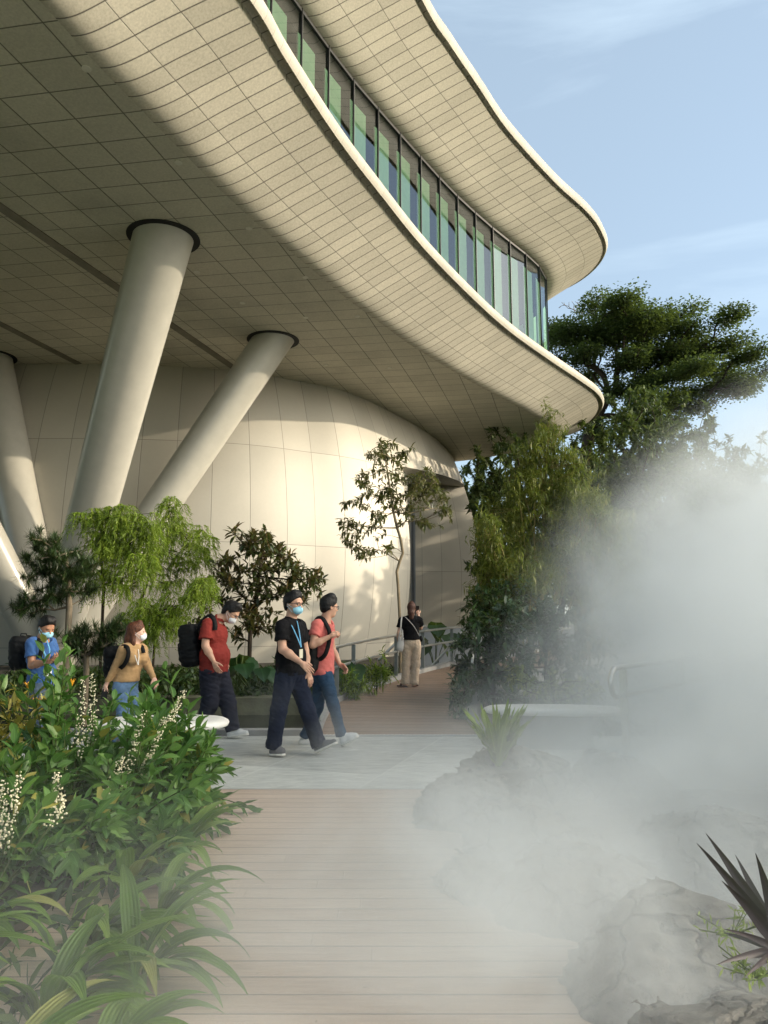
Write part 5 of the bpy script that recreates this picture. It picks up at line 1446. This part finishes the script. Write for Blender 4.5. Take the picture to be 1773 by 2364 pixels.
# ---------------- man in blue t-shirt
y0 = 8.5
J = joints(c3, y0, dict(head=(472, 212, 0), neck=(425, 335, .03), chest=(415, 470, .03), pelvis=(430, 780, .02), shR=(318, 378, -.12), elR=(322, 590, -.16), wrR=(480, 560, -.33), shL=(510, 372, .16), elL=(560, 540, .10), wrL=(560, 505, -.18),
    hipR=(370, 830, -.06), knR=(380, 1120, -.10), anR=(370, 1330, -.05), hipL=(485, 830, .08), knL=(510, 1120, .03), anL=(510, 1330, .05), heelR=(340, 1402, -.03), toeR=(480, 1402, -.2), heelL=(480, 1402, .08), toeL=(620, 1402, -.08)))
ground_feet(J, 0.0, ('heelR', 'toeR', 'heelL', 'toeL')); J['anR'][2] = J['anL'][2] = .09
blue = cloth_mat('blue_cotton', (.04, .10, .25), .15, .9); navy = cloth_mat('slate_trouser', (.06, .085, .12), .2)
root, q, Bd, left = person('young man in a blue t-shirt and bright blue mask reading his phone', J, (.74, -.67, 0), (.72, -.55, -.40), SK2, HB, dict(hs=.98, girth=.92, sw=.175, sleeve=.60, slr=.070, hem=-.03, ncut=.012, shirt=blue, leg=(.09, .07, .065), trouser=navy, shoe=grey_shoe, mask=M_maskb,
    handR=((.8, -.25, .25), (-.1, .2, .95), .55, 1), handL=((.8, -.5, .15), (.1, .1, .95), .55, -1), seed=13, tuft=((.055, 0, .095, .03), (.03, .03, .11, .035), (.03, -.03, .112, .036))))
mb = MB(); ribbon(mb, [c3(372, 322, y0 - .06), c3(420, 400, y0 - .115), c3(470, 520, y0 - .12), c3(492, 620, y0 - .125)], .014, Bd[:, 0], .003); ribbon(mb, [c3(470, 335, y0 - .02), c3(500, 430, y0 - .075), c3(495, 620, y0 - .115)], .014, Bd[:, 0], .003)
mb_part(root, 'lanyard', mb, blue_band)
bdg = MB(); bdg.box(tuple(c3(497, 660, y0 - .135)), (.054, .006, .09), Matrix.Rotation(-.74 + PI / 2, 3, 'Z')); mb_part(root, 'badge', bdg, simple('badge_white', (.66, .66, .7), .4, .04), False)
backpack('black backpack on the man in the blue t-shirt, at the left edge', c3(235, 465, y0 + .16), frame((.74, -.67, .1)), (.08, .15, .19), straps=(([c3(330, 500, y0 - .02), c3(318, 400, y0 - .05), c3(345, 335, y0 - .08), c3(395, 350, y0 - .13), c3(418, 420, y0 - .155), c3(400, 520, y0 - .15)], [(-.2, -.5, .8)] * 10 + [(.5, -.85, .2)] * 25, .045),), seed=12)
phone('dark phone held in both hands by the man in blue', (J['wrR'] + J['wrL']) / 2 + np.array([.10, -.05, .045]), (-.45, .2, .85), (.8, -.3, .4))
# ---------------- woman seen from behind on the ramp
c4 = crop(880, 1370, 7.541); y0 = 14.25
J = joints(c4, y0, dict(head=(528, 262, .02), neck=(525, 415, 0), chest=(515, 560, 0), pelvis=(530, 880, 0), shL=(352, 478, 0), elL=(302, 690, -.02), wrL=(298, 880, .05), shR=(668, 470, 0), elR=(690, 600, .16), wrR=(648, 385, .20),
    hipL=(450, 940, 0), knL=(432, 1240, .02), anL=(425, 1520, 0), hipR=(608, 940, 0), knR=(598, 1240, .02), anR=(575, 1520, 0), heelL=(462, 1592, -.05), toeL=(275, 1604, .0), heelR=(548, 1588, -.05), toeR=(628, 1580, .14)))
zr = .155
for k in ('heelR', 'toeR', 'heelL', 'toeL'): J[k][2] = zr + (.02 if 'toe' in k else .01)
J['anL'][2] = J['anR'][2] = zr + .10
cream = cloth_mat('beige_linen', (.52, .40, .29), .08, .9, 6, .6)
root, q, Bd, left = person('woman in a black top and beige trousers seen from behind on the ramp', J, (.05, 1, 0), (.18, .97, 0), SK3, HBR, dict(hs=.92, girth=.86, sw=.168, hip=1.02, wst=.86, sleeve=.55, slr=.066, arm=.85, hem=.08, shirt=black_shirt, leg=(.096, .080, .078), trouser=cream, shoe=cloth_mat('brown_sandal', (.08, .035, .02), .2, .6),
    shoe_kind='sandal', waist=.10, mask=None, handL=((0, .15, -1), (.8, 0, 0), .3, 1), handR=((-.25, .2, .95), (.2, .9, .2), .6, -1), hsz=.9, seed=21, cuff=.05, tfold=.024, hairline=(.45, -.03), tuft=((0, 0, .115, .04),),
    locks=(((-.05, 0, .03), (-.085, 0, -.09), .080, .066), ((-.085, 0, -.09), (-.09, -.01, -.19), .060, .045), ((-.09, -.01, -.19), (-.10, -.025, -.26), .042, .018))))
phone('phone raised to the face by the woman on the ramp', c4(628, 285, y0 + .235), (.2, .95, 0), (0, 0, 1))
# tote bag and thin cross strap
root = empty('tote_bag', tuple(c4(335, 1010, y0 - .08)), 'white canvas tote bag hanging from the shoulder of the woman on the ramp', 'bag')
FL = Fld(); FL.cone(c4(335, 940, y0 - .06), c4(345, 800, y0 - .06), .075, .055, .03, .42, np.array([0, 1., 0])); M_tote = cloth_mat('canvas', (.55, .52, .48), .08); add_part(root, 'bag', FL.mesh(.009, .012, 3), M_tote)
mb = MB(); pp = catmull([Vector(c4(*p_)) for p_ in ((300, 800, y0 - .10), (335, 640, y0 - .135), (350, 480, y0 - .125), (362, 405, y0 - .04), (368, 470, y0 + .1))], 6); ribbon(mb, pp, .026, (-.1, -1, .3), .005); mb_part(root, 'strap', mb, M_tote)
mb = MB(); pp = catmull([Vector(c4(*p_)) for p_ in ((372, 640, y0 - .135), (366, 760, y0 - .14), (362, 820, y0 - .1))], 6); ribbon(mb, pp, .022, (-.1, -1, .1), .005); mb_part(root, 'strap', mb, M_tote)
root = empty('shoulder_bag', tuple(c4(660, 760, y0 + .1)), 'small dark pouch on a thin strap worn by the woman on the ramp', 'bag')
FL = Fld(); FL.ell(c4(690, 790, y0 + .05), (.04, .075, .06), None, .02); add_part(root, 'bag', FL.mesh(.008), M_blackbag)
mb = MB(); pp = catmull([Vector(c4(*p_)) for p_ in ((420, 412, y0 - .075), (480, 470, y0 - .12), (548, 545, y0 - .135), (600, 620, y0 - .13), (660, 730, y0 - .06))], 6); ribbon(mb, pp, .010, (0, -1, .1), .003); mb_part(root, 'strap', mb, M_tote)
# ============================================================ ROCKS
def rock_mat():
    m, nt, b, o = new_mat('wet_rock'); setp(b, rough=.72, spec=.35)
    n1 = noise(nt, 3.2, 9, rough=.68, dist=.6); n2 = noise(nt, 14, 8, rough=.7)
    t = math_(nt, 'ADD', math_(nt, 'MULTIPLY', n1, .65), math_(nt, 'MULTIPLY', n2, .35))
    nt.links.new(ramp(nt, t, [(.3, (.085, .078, .066)), (.5, (.21, .195, .168)), (.72, (.40, .375, .33))]), b.inputs['Base Color'])
    vo = N(nt, 'ShaderNodeTexVoronoi', feature='DISTANCE_TO_EDGE'); vo.inputs['Scale'].default_value = 3.1
    tcr = N(nt, 'ShaderNodeTexCoord'); ad = N(nt, 'ShaderNodeMix', data_type='VECTOR'); ad.inputs[0].default_value = .22
    nv = N(nt, 'ShaderNodeTexNoise'); nv.inputs['Scale'].default_value = 4; nv.inputs['Detail'].default_value = 5
    nt.links.new(tcr.outputs['Object'], nv.inputs['Vector']); nt.links.new(tcr.outputs['Object'], ad.inputs[4]); nt.links.new(nv.outputs['Color'], ad.inputs[5]); nt.links.new(ad.outputs[1], vo.inputs['Vector'])
    ck = math_(nt, 'SUBTRACT', 1.0, math_(nt, 'DIVIDE', vo.outputs['Distance'], .045, clamp=True))
    base = b.inputs['Base Color'].links[0].from_socket
    nt.links.new(mix(nt, base, (.045, .042, .034), math_(nt, 'MULTIPLY', ck, .65)), b.inputs['Base Color'])
    h = math_(nt, 'SUBTRACT', math_(nt, 'ADD', n1, math_(nt, 'MULTIPLY', n2, .7)), math_(nt, 'MULTIPLY', ck, .5)); bump(nt, b, h, 1.0, .05)
    return m
M_rock = rock_mat()
def rock(label, c, r, seed, rz=0, n=26):
    r_ = np.random.default_rng(seed)
    H = Fld(); c = np.array(c)
    cz, sz = math.cos(rz), math.sin(rz); Rm = np.array([[cz, -sz, 0], [sz, cz, 0], [0, 0, 1.]])
    H.ell(c, r, Rm, .05)
    for i in range(5):
        H.ell(c + Rm @ (r_.uniform(-.6, .6, 3) * np.array(r)), np.array(r) * r_.uniform(.35, .6), Rm, .06)
    for i in range(20):
        nn = r_.normal(size=3); nn[2] = abs(nn[2]) * .8; nn = nrm(nn); k = np.linalg.norm((Rm @ np.diag(r) @ Rm.T) @ nn)
        H.cut(c + nn * k * r_.uniform(.60, .88), nn, .012)
    lo = c - np.array(r) * 1.2
    V, Q = H.mesh(max(.018, max(r) / n), .13, seed, late=True)
    keep = V[Q][:, :, 2].max(1) > -.12
    o = np_mesh('rock', V - c, Q[keep], M_rock); o.location = tuple(c)
    return tag(o, label, 'rock', 'rocks along the right edge of the deck')
for a in (('big angular grey rock at the deck edge nearest the purple plant', (1.22, 2.25, .05), (.66, .58, .36), 3, .4), ('broad flat-topped rock half sunk in mist behind the biggest rock', (1.20, 3.2, .03), (.66, .62, .28), 5, -.2),
          ('pale rounded rock in thick mist midway along the deck edge', (1.08, 4.1, .03), (.60, .56, .27), 8, .3), ('long low rock beside the deck behind the pale rounded rock', (.90, 4.95, .02), (.56, .56, .27), 11, .1),
          ('dark sloping rock at the corner of the deck and the stone paving', (.62, 5.75, .02), (.42, .52, .36), 14, -.1), ('dark rock carrying the pale nest fern', (1.12, 6.45, .0), (.62, .62, .40), 17, .2),
          ('faint rock in the mist beyond the nest fern', (1.95, 6.6, .0), (.6, .5, .36), 20, .5), ('low rock lost in mist behind the flat-topped rock', (2.0, 4.6, .0), (.7, .6, .40), 23, .0), ('small rock against the deck below the long low rock', (.52, 4.35, -.02), (.24, .3, .20), 26, .3)):
    rock(*a)

# ============================================================ FERN, PURPLE PLANT, FOREGROUND BED
def rosette(name, label, c, n, ln, wd, mat, tilt=(.2, .9), droop=(.3, 1.0), prof='strap', segs=8, cat='plant', group=None, az=None, cols=5, fold=.22, wave=0, lnv=.25, face=None, pname='foliage'):
    root = empty(name, tuple(c), label, cat, group)
    a = rng.uniform(0, 2 * np.pi, n) if az is None else rng.uniform(az[0], az[1], n)
    tl = rng.uniform(tilt[0], tilt[1], n)
    D = np.stack([np.cos(a) * np.sin(tl), np.sin(a) * np.sin(tl), np.cos(tl)], 1)
    P = np.array(c) + np.stack([np.cos(a), np.sin(a), np.zeros(n)], 1) * .03 * rng.random((n, 1))
    U = np.stack([-np.cos(a) * np.cos(tl), -np.sin(a) * np.cos(tl), np.sin(tl)], 1) + .2 * rdir(n)
    lv = Leaves(); L_ = ln * (1 + lnv * rng.uniform(-1, 1, n))
    lv.add(P, D, U, L_, wd * (.8 + .4 * rng.random(n)), rng.uniform(droop[0], droop[1], n), segs, prof, fold, cols, wave=wave)
    lv.build(pname, mat, root); return root
fc = aty(1152, 1782, 6.15)
rosette('nest_fern', 'pale yellow-green nest fern with upright strap leaves on the dark rock', (fc.x, fc.y, .30), 50, .46, .036, L_fern, (.05, .55), (.05, .5), 'lance', 9, wave=.5)
M_bowl = simple('stone_bowl', (.13, .125, .11), .85, .2, 9, bumps=(30, .3))
mb = MB(); n = 40
mb.grid([[(r_ * math.cos(2 * PI * k / n), r_ * .9 * math.sin(2 * PI * k / n), z) for k in range(n)] for r_, z in ((.16, 0), (.27, .06), (.31, .14), (.315, .17), (.29, .175), (.27, .15), (0, .14))], close=True)
bo = mb.build('stone_planter', M_bowl, smooth=True); bo.location = (fc.x, fc.y, .155); tag(bo, 'rough grey stone bowl that holds the pale nest fern', 'planter')
# purple spiky plant near the camera, its leaves traced towards the upper left
pr = np.array(aty(1800, 2180, 2.45)); root = empty('purple_spiky_plant', tuple(pr), 'dark purple spiky plant with stiff pointed leaves on the near right rock', 'plant')
lv = Leaves()
for px, py, dy, w_ in ((1643, 1908, .05, .030), (1618, 1928, -.05, .027), (1670, 2014, -.12, .026), (1760, 1955, .0, .030), (1672, 2128, -.15, .015), (1662, 2138, .1, .014), (1655, 2212, -.2, .017), (1840, 1900, .1, .03), (1900, 1950, .0, .03), (1950, 2060, -.1, .028), (1720, 2240, -.25, .016), (1880, 2230, -.2, .02), (1700, 1960, .2, .024)):
    t_ = np.array(aty(px, py, 2.45 + dy)); d = t_ - pr; L_ = np.linalg.norm(d)
    s0 = pr + np.array([0, 0, -.02])
    lv.add([s0], [d / L_ + np.array([0, 0, .10])], [[-.3, -.9, .35]], L_ * 1.02, w_, .2, 9, 'blade', .35, 5)
lv.build('foliage', L_purple, root)
for px, py, y, lab, n in ((1690, 2135, 2.55, 'small bright green feathery plant beside the purple spiky plant', 60), (1755, 2235, 2.3, 'low yellow-green ground plant under the purple spiky plant', 70)):
    c = np.array(aty(px, py + 25, y))
    root = empty('ground_plant', tuple(c), lab, 'plant'); lv = Leaves(); st_ = MB()
    for i in range(9):
        a = rng.uniform(0, 2 * PI); tip = c + np.array([math.cos(a) * .11, math.sin(a) * .10, rng.uniform(.02, .09)]); k = n // 4
        t = rng.random(k)[:, None]; lv.add(c + (tip - c) * t, rdir(k) + np.array([0, 0, .4]), rdir(k), .032, .0035, .3, 2, 'lance', .1, 2)
        st_.tube([Vector((0, 0, 0)), Vector(tip - c)], .0018, 4)
    lv.build('foliage', L_fern, root); st_.build('stem', B_stem, root)

# palm grass along the near left edge
def palm_grass(label, x, y, n, ln, z0=.03, seed=0, azc=-.25, wd=.044):
    root = empty('palm_grass', (x, y, z0), label, 'plant', 'palm grass along the deck')
    a = azc + rng.normal(size=n) * 1.15; tl = rng.uniform(.12, .85, n)
    D = np.stack([np.cos(a) * np.sin(tl), np.sin(a) * np.sin(tl), np.cos(tl)], 1)
    lv = Leaves(); P = np.array([x, y, z0]) + np.stack([np.cos(a), np.sin(a), np.zeros(n)], 1) * .04
    U = np.stack([-np.cos(a) * np.cos(tl), -np.sin(a) * np.cos(tl), np.sin(tl)], 1) + .25 * rdir(n)
    L_ = ln * .78 * rng.uniform(.65, 1.15, n)
    lv.add(P, D, U, L_, wd * rng.uniform(.75, 1.2, n), rng.uniform(1.3, 2.6, n), 12, 'lance', .30, 7)
    lv.build('foliage', L_grass, root)
edge = lambda y: -.70 - (y - 2.0) * .175
spots = [(2.05, .16, 12, .62), (2.35, .42, 12, .75), (2.6, .12, 12, .68), (2.95, .38, 13, .78), (3.25, .10, 12, .70), (3.55, .36, 12, .78), (3.9, .08, 12, .66), (4.25, .30, 12, .74), (4.7, .08, 11, .6), (5.2, .14, 11, .58), (1.75, .55, 11, .7), (2.2, .85, 12, .8), (2.9, .95, 12, .85), (3.6, .9, 12, .85)]
labs = ['nearest clump of broad arching palm grass at the bottom left corner', 'second clump of palm grass from the bottom left corner, set back from the deck', 'palm grass clump bending over the deck near the bottom edge', 'palm grass clump with long pale leaves set back behind the near clumps', 'palm grass clump spilling onto the deck below the first flower spike',
        'palm grass clump under the leftmost flower spikes', 'palm grass clump at the deck edge halfway to the paving', 'palm grass clump behind the one halfway to the paving', 'small palm grass clump at the deck edge close to the paving', 'last palm grass clump at the deck edge before the paving', 'palm grass clump cut off by the bottom of the view at the far left', 'palm grass clump at the left edge near the bottom', 'palm grass clump at the left edge beside the leftmost flower spikes', 'palm grass clump at the left edge under the leafy shrubs']
for (y, off, n, ln), lab in zip(spots, labs): palm_grass(lab, edge(y) - off, y, n, ln)

# leafy shrubs with long lance-shaped leaves, some with creamy flower spikes
M_flower = simple('cream_flower', (.72, .66, .46), .6, .12, 60)
M_fstem = B_stem
def bead(mb, c, r):
    vs, fs = [], []
    t = (1 + 5 ** .5) / 2
    ico = [(-1, t, 0), (1, t, 0), (-1, -t, 0), (1, -t, 0), (0, -1, t), (0, 1, t), (0, -1, -t), (0, 1, -t), (t, 0, -1), (t, 0, 1), (-t, 0, -1), (-t, 0, 1)]
    k = r / math.sqrt(1 + t * t)
    mb.add([(c[0] + q[0] * k, c[1] + q[1] * k, c[2] + q[2] * k) for q in ico], [(0, 11, 5), (0, 5, 1), (0, 1, 7), (0, 7, 10), (0, 10, 11), (1, 5, 9), (5, 11, 4), (11, 10, 2), (10, 7, 6), (7, 1, 8), (3, 9, 4), (3, 4, 2), (3, 2, 6), (3, 6, 8), (3, 8, 9), (4, 9, 5), (2, 4, 11), (6, 2, 10), (8, 6, 7), (9, 8, 1)])
def lance_shrub(label, px, y, tops, spikes=(), ln=.17, wd=.024, group='leafy shrubs in the front bed', name='leafy_shrub', k=16):
    x = (px - CX) / F * y
    root = empty(name, (x, y, .05), label, 'shrub', group); lv = Leaves(); st_ = MB(); b0 = Vector((x, y, .05))
    tops = list(tops) + [(tx + rng.normal() * 34, ty + rng.uniform(15, 110), d + rng.normal() * .2) for tx, ty, d in tops for _ in range(2)]
    for tx, ty, d in tops:
        tp = aty(tx, ty, y + d); L_ = (tp - b0).length
        mid = b0.lerp(tp, .5) + Vector((rng.normal() * .04, rng.normal() * .04, .06)); pts = catmull([b0, mid, tp], 7)
        st_.tube([q - b0 for q in pts], [.007 - .004 * i / len(pts) for i in range(len(pts))], 5)
        T = np.array([pts[min(len(pts) - 1, int((.30 + .70 * s_) * (len(pts) - 1)))] for s_ in np.linspace(0, 1, k)]); T = T + rng.normal(size=T.shape) * .012
        ax = nrm(np.array(tp - mid)); a = np.arange(k) * 2.4 + rng.uniform(0, 6); e1 = nrm(np.cross(ax, [.3, 1, .1])); e2 = np.cross(ax, e1)
        s_ = np.linspace(0, 1, k); R_ = np.cos(a)[:, None] * e1 + np.sin(a)[:, None] * e2
        D = R_ * (1.0 - .45 * s_[:, None]) + ax * (.35 + .75 * s_[:, None])
        lv.add(T, D, ax + .3 * rdir(k), ln * rng.uniform(.7, 1.15, k) * (1 - .35 * s_ ** 3), wd * rng.uniform(.8, 1.2, k), rng.uniform(.2, .9, k), 5, 'lance', .3, 3, wave=.12)
    lv.build('foliage', L_front, root); st_.build('stem', B_stem, root, smooth=True)
    for pts_ in spikes:
        P_ = [aty(px_, py_, y + d_) for px_, py_, d_ in pts_]; P_ = catmull([b0] + P_, 8)
        s2 = MB(); s2.tube([q - b0 for q in P_], [.005 - .0035 * i / len(P_) for i in range(len(P_))], 5); s2.mi = [0] * len(s2.f)
        tot = len(P_); st0 = tot - int(tot * (len(pts_) - 1) / len(pts_)) ; fl = s2; fl.cur = 1; m = 130
        seg = P_[8:]
        for i in range(m):
            t = (i + rng.random()) / m; q = seg[min(len(seg) - 1, int(t * (len(seg) - 1)))].copy()
            a = rng.uniform(0, 2 * PI); rr = (.012 + .026 * rng.random()) * (1.25 - t * .7)
            bead(fl, (q.x - b0.x + math.cos(a) * rr, q.y - b0.y + math.sin(a) * rr, q.z - b0.z + rng.normal() * .008), rng.uniform(.0042, .0078) * (1.15 - .4 * t))
        fl.build('flower_spike', [B_stem, M_flower], root, smooth=True)
FS = 'flowering shrubs in the front bed'
lance_shrub('leafy shrub with upright creamy flower spikes left of the woman in tan', 190, 5.3, [(120, 1560, .2), (150, 1660, -.2), (230, 1700, .1), (60, 1690, .3), (260, 1620, .2)],
            [((175, 1760, 0), (188, 1660, 0), (192, 1560, 0)), ((205, 1740, .1), (215, 1640, .1), (212, 1552, .1)), ((140, 1830, -.1), (150, 1790, -.1), (140, 1730, -.1))], group=FS, name='flowering_shrub')
lance_shrub('leafy shrub with long leaning creamy flower spikes in front of the woman in tan', 300, 4.9, [(340, 1600, 0), (300, 1680, .1), (400, 1720, 0), (250, 1750, -.2), (370, 1660, .2)],
            [((285, 1810, 0), (310, 1720, 0), (338, 1628, 0)), ((320, 1800, .1), (345, 1740, .1), (372, 1690, .1)), ((250, 1850, -.1), (262, 1800, -.1), (285, 1745, -.1)), ((360, 1700, .2), (400, 1650, .2), (428, 1590, .2))], group=FS, name='flowering_shrub')
lance_shrub('leafy shrub with drooping creamy flower spikes at the left edge of the view', 20, 3.9, [(40, 1800, .2), (150, 1790, .1), (-40, 1820, 0), (110, 1850, .2)],
            [((10, 1960, 0), (30, 1870, 0), (48, 1780, 0)), ((-20, 1950, 0), (0, 1880, 0), (12, 1800, 0)), ((120, 1900, .1), (135, 1840, .1), (128, 1780, .1))], group=FS, name='flowering_shrub', ln=.15)
for a in (('tall leafy shrub with bright pointed leaves in front of the man in red', 400, 5.5, [(385, 1545, 0), (360, 1600, .1), (430, 1610, .1), (470, 1660, 0), (340, 1640, -.2), (440, 1700, .1)]),
          ('leafy shrub reaching over the paving beside the rounded white bench', 455, 5.8, [(490, 1690, 0), (470, 1730, .1), (505, 1760, 0), (430, 1740, -.1), (400, 1760, .1), (480, 1800, -.1), (440, 1820, 0)]),
          ('leafy shrub with dark lower leaves at the corner of the deck and the paving', 420, 5.1, [(455, 1790, 0), (470, 1850, .1), (400, 1810, -.1), (360, 1830, 0), (430, 1880, 0), (380, 1900, .1)]),
          ('young leafy shoot standing in front of the man in blue', 130, 5.6, [(98, 1485, 0), (150, 1480, .1), (70, 1560, .1), (135, 1540, -.1), (175, 1580, 0)]),
          ('low leafy shrub with broad dark leaves at the left edge of the view', 60, 4.8, [(30, 1700, 0), (100, 1720, .1), (-20, 1730, 0), (70, 1770, -.1), (150, 1740, .1)]),
          ('bright leafy shrub in the middle of the front bed below the flower spikes', 200, 4.4, [(240, 1850, 0), (200, 1880, .1), (280, 1900, .1), (160, 1880, -.1), (250, 1940, -.1), (310, 1860, .2)]),
          ('leafy shrub filling the front bed between the two tallest flower groups', 250, 5.6, [(250, 1680, 0), (290, 1700, .1), (210, 1720, 0), (320, 1730, .1), (180, 1750, .1)]),
          ('leafy shrub beside the deck under the leaning flower spikes', 350, 4.5, [(380, 1890, 0), (330, 1920, .1), (410, 1930, 0), (300, 1950, .1), (360, 1980, -.1)]),
          ('tall leafy shrub rising between the flower spikes and the rounded bench', 300, 6.1, [(300, 1600, 0), (345, 1590, .1), (260, 1620, .1), (400, 1630, 0), (430, 1660, .1)]), ('leafy shrub in front of the rounded bench with pale new leaves', 395, 6.3, [(400, 1640, 0), (440, 1650, .1), (360, 1650, .1), (470, 1690, 0)]),
          ('leafy shrub behind the leftmost flower spikes', 90, 4.3, [(60, 1880, .1), (110, 1900, 0), (20, 1900, 0), (140, 1950, .1)])):
    lance_shrub(a[0], a[1], a[2], a[3])
# yellow-leaved shrub and orange flowers at the far left
for lab, px, y, h, wd_, n in (('yellow-leaved shrub at the left edge below the man in blue', 30, 5.7, 1.0, .40, 60), ('second yellow-leaved shrub nearer the middle of the bed, right of the first', 125, 6.0, .92, .22, 26)):
    low_shrub(lab, px, y, h, wd_, n, L_croton, .10, .012, 'yellow_shrub', 'yellow-leaved shrubs', .5, 11, .02)
M_orange = simple('orange_petal', (.75, .36, .02), .55, .15, 30)
for px, py, y in ((66, 1588, 5.9), (112, 1592, 6.0), (84, 1625, 5.8), (165, 1580, 6.2)):
    c = aty(px, py, y); root = empty('orange_flower', (c.x, c.y, .05), 'orange-yellow flower on a thin stalk above the yellow-leaved shrubs at the left', 'flower', 'orange flowers at the left')
    mb = MB(); mb.tube([(0, 0, 0), (.01, 0, (c.z - .05) * .5), (0, 0, c.z - .05)], .004, 5); mb.build('stem', B_stem, root)
    lv = Leaves(); k = 9; a = np.arange(k) * 2 * np.pi / k
    lv.add(np.tile(np.array(c) + np.array([0, 0, -.02]), (k, 1)), np.stack([np.cos(a) * .5, np.sin(a) * .5, np.ones(k)], 1), np.stack([-np.cos(a), -np.sin(a), np.full(k, .3)], 1), .075, .011, .1, 4, 'lance', .3, 3)
    lv.build('petals', M_orange, root)
# leaf litter under the front bed reads as ground cover
lv = Leaves(); n = 2600
P = np.stack([rng.uniform(-5, -.9, n), rng.uniform(1.5, 6.7, n), np.full(n, .09)], 1); P = P[P[:, 0] < -.95 - (P[:, 1] - 2) * .175]
n = len(P); lv.add(P, rdir(n) * np.array([1, 1, .5]) + np.array([0, 0, .8]), rdir(n), .16, .018, .9, 3, 'lance', .2, 3)
tag(lv.build('ground_cover', L_low), kind='stuff')
lv = Leaves(); n = 5200
P = np.stack([rng.uniform(-9, 0.6, n), rng.uniform(13.25, 21, n), np.full(n, -.02)], 1); P = P[(P[:, 0] < -1.1 + np.maximum(0, P[:, 1] - 14.6) * .52)]
P2 = np.stack([rng.uniform(1.4, 14, n), rng.uniform(9.4, 24, n), np.full(n, -.02)], 1); P2 = P2[P2[:, 0] > 2.0 + np.maximum(0, P2[:, 1] - 12.4) * .62]
P = np.concatenate([P, P2]); n = len(P); lv.add(P, rdir(n) * np.array([1, 1, .5]) + np.array([0, 0, .8]), rdir(n), .26, .028, .9, 3, 'lance', .2, 2)
tag(lv.build('ground_cover', L_low), kind='stuff')
# a few small litter flecks on the boards
lv = Leaves(); n = 90
P = np.stack([rng.uniform(-1.2, .7, n), rng.uniform(2.2, 6.6, n), np.full(n, .004)], 1); lv.add(P, rdir(n) * np.array([1, 1, .03]), [0, 0, 1], rng.uniform(.008, .03, n), .004, .05, 2, 'oval', .2, 2)
tag(lv.build('leaf_litter', simple('dry_leaf', (.30, .22, .12), .9, .5, 30)), kind='stuff')
# ============================================================ GARDEN MIST
def mist(nm, lo, hi, blobs, dens, step, nscale, thr, seed):
    """soft drifting mist: density from a few broad puffs broken up by noise, inside one closed box"""
    lo, hi = Vector(lo), Vector(hi); mb = MB(); mb.box((lo + hi) / 2, hi - lo)
    m = bpy.data.materials.new(nm); m.use_nodes = True; nt = m.node_tree; nt.nodes.clear()
    o = N(nt, 'ShaderNodeOutputMaterial'); pv = N(nt, 'ShaderNodeVolumePrincipled'); nt.links.new(pv.outputs[0], o.inputs['Volume'])
    pv.inputs['Color'].default_value = (.83, .87, .89, 1); pv.inputs['Anisotropy'].default_value = .0
    tc = N(nt, 'ShaderNodeTexCoord'); nz = N(nt, 'ShaderNodeTexNoise'); nz.inputs['Scale'].default_value = nscale; nz.inputs['Detail'].default_value = 4.0; nz.inputs['Roughness'].default_value = .55; nz.inputs['Distortion'].default_value = .9
    mp = N(nt, 'ShaderNodeMapping'); mp.inputs['Location'].default_value = (seed, seed * .37, 0); mp.inputs['Scale'].default_value = (1, 1, 1.15)
    nt.links.new(tc.outputs['Object'], mp.inputs[0]); nt.links.new(mp.outputs[0], nz.inputs['Vector'])
    tot = None
    for (c, r, d) in blobs:
        v = N(nt, 'ShaderNodeVectorMath', operation='SUBTRACT'); nt.links.new(tc.outputs['Object'], v.inputs[0]); v.inputs[1].default_value = c
        v2_ = N(nt, 'ShaderNodeVectorMath', operation='DIVIDE'); nt.links.new(v.outputs[0], v2_.inputs[0]); v2_.inputs[1].default_value = tuple(q * 1.22 for q in r)
        ln = N(nt, 'ShaderNodeVectorMath', operation='LENGTH'); nt.links.new(v2_.outputs[0], ln.inputs[0])
        f_ = math_(nt, 'SUBTRACT', 1.0, ln.outputs['Value'], clamp=True)
        f_ = math_(nt, 'MULTIPLY', math_(nt, 'MULTIPLY', math_(nt, 'MULTIPLY', f_, f_), math_(nt, 'MULTIPLY_ADD', f_, -2.0, 3.0)), d * 1.15)
        tot = f_ if tot is None else math_(nt, 'ADD', tot, f_)
    w_ = N(nt, 'ShaderNodeMapRange'); w_.interpolation_type = 'SMOOTHSTEP'; w_.inputs['From Min'].default_value = thr[0]; w_.inputs['From Max'].default_value = thr[1]; w_.inputs['To Min'].default_value = thr[2]
    nt.links.new(nz.outputs['Fac'], w_.inputs['Value'])
    nt.links.new(math_(nt, 'MULTIPLY', math_(nt, 'MULTIPLY', tot, w_.outputs[0]), dens), pv.inputs['Density'])
    m.cycles.volume_step_rate = step
    ob = mb.build(nm, m); return tag(ob, kind='stuff')
mist('mist', (-2.8, .25, .01), (22, 29, 6.6), [((12.5, 9.6, .5), (7.6, 7.6, 4.6), .36), ((12.5, 15, .5), (7.6, 8, 5.2), .30), ((14.5, 22, .4), (6.2, 5.7, 5.0), .8), ((5.2, 7.7, .9), (3.4, 5.0, 2.8), 2.7), ((8.9, 12, 1.9), (4.8, 5.0, 3.6), 1.5), ((3.5, 4.8, .2), (2.7, 3.3, 2.0), 2.8), ((.85, 3.7, .0), (1.8, 1.7, 1.0), 3.0), ((.35, 2.5, .0), (1.1, 1.3, .62), 1.7), ((-.9, 2.3, .1), (1.3, 1.5, .9), .26), ((-.6, 7.9, .1), (1.6, 1.0, .8), .35), ((1.6, 9.0, .2), (1.6, 2.2, 1.1), .35)],
     .70, .85, .85, (.36, .64, .06), 3.1)
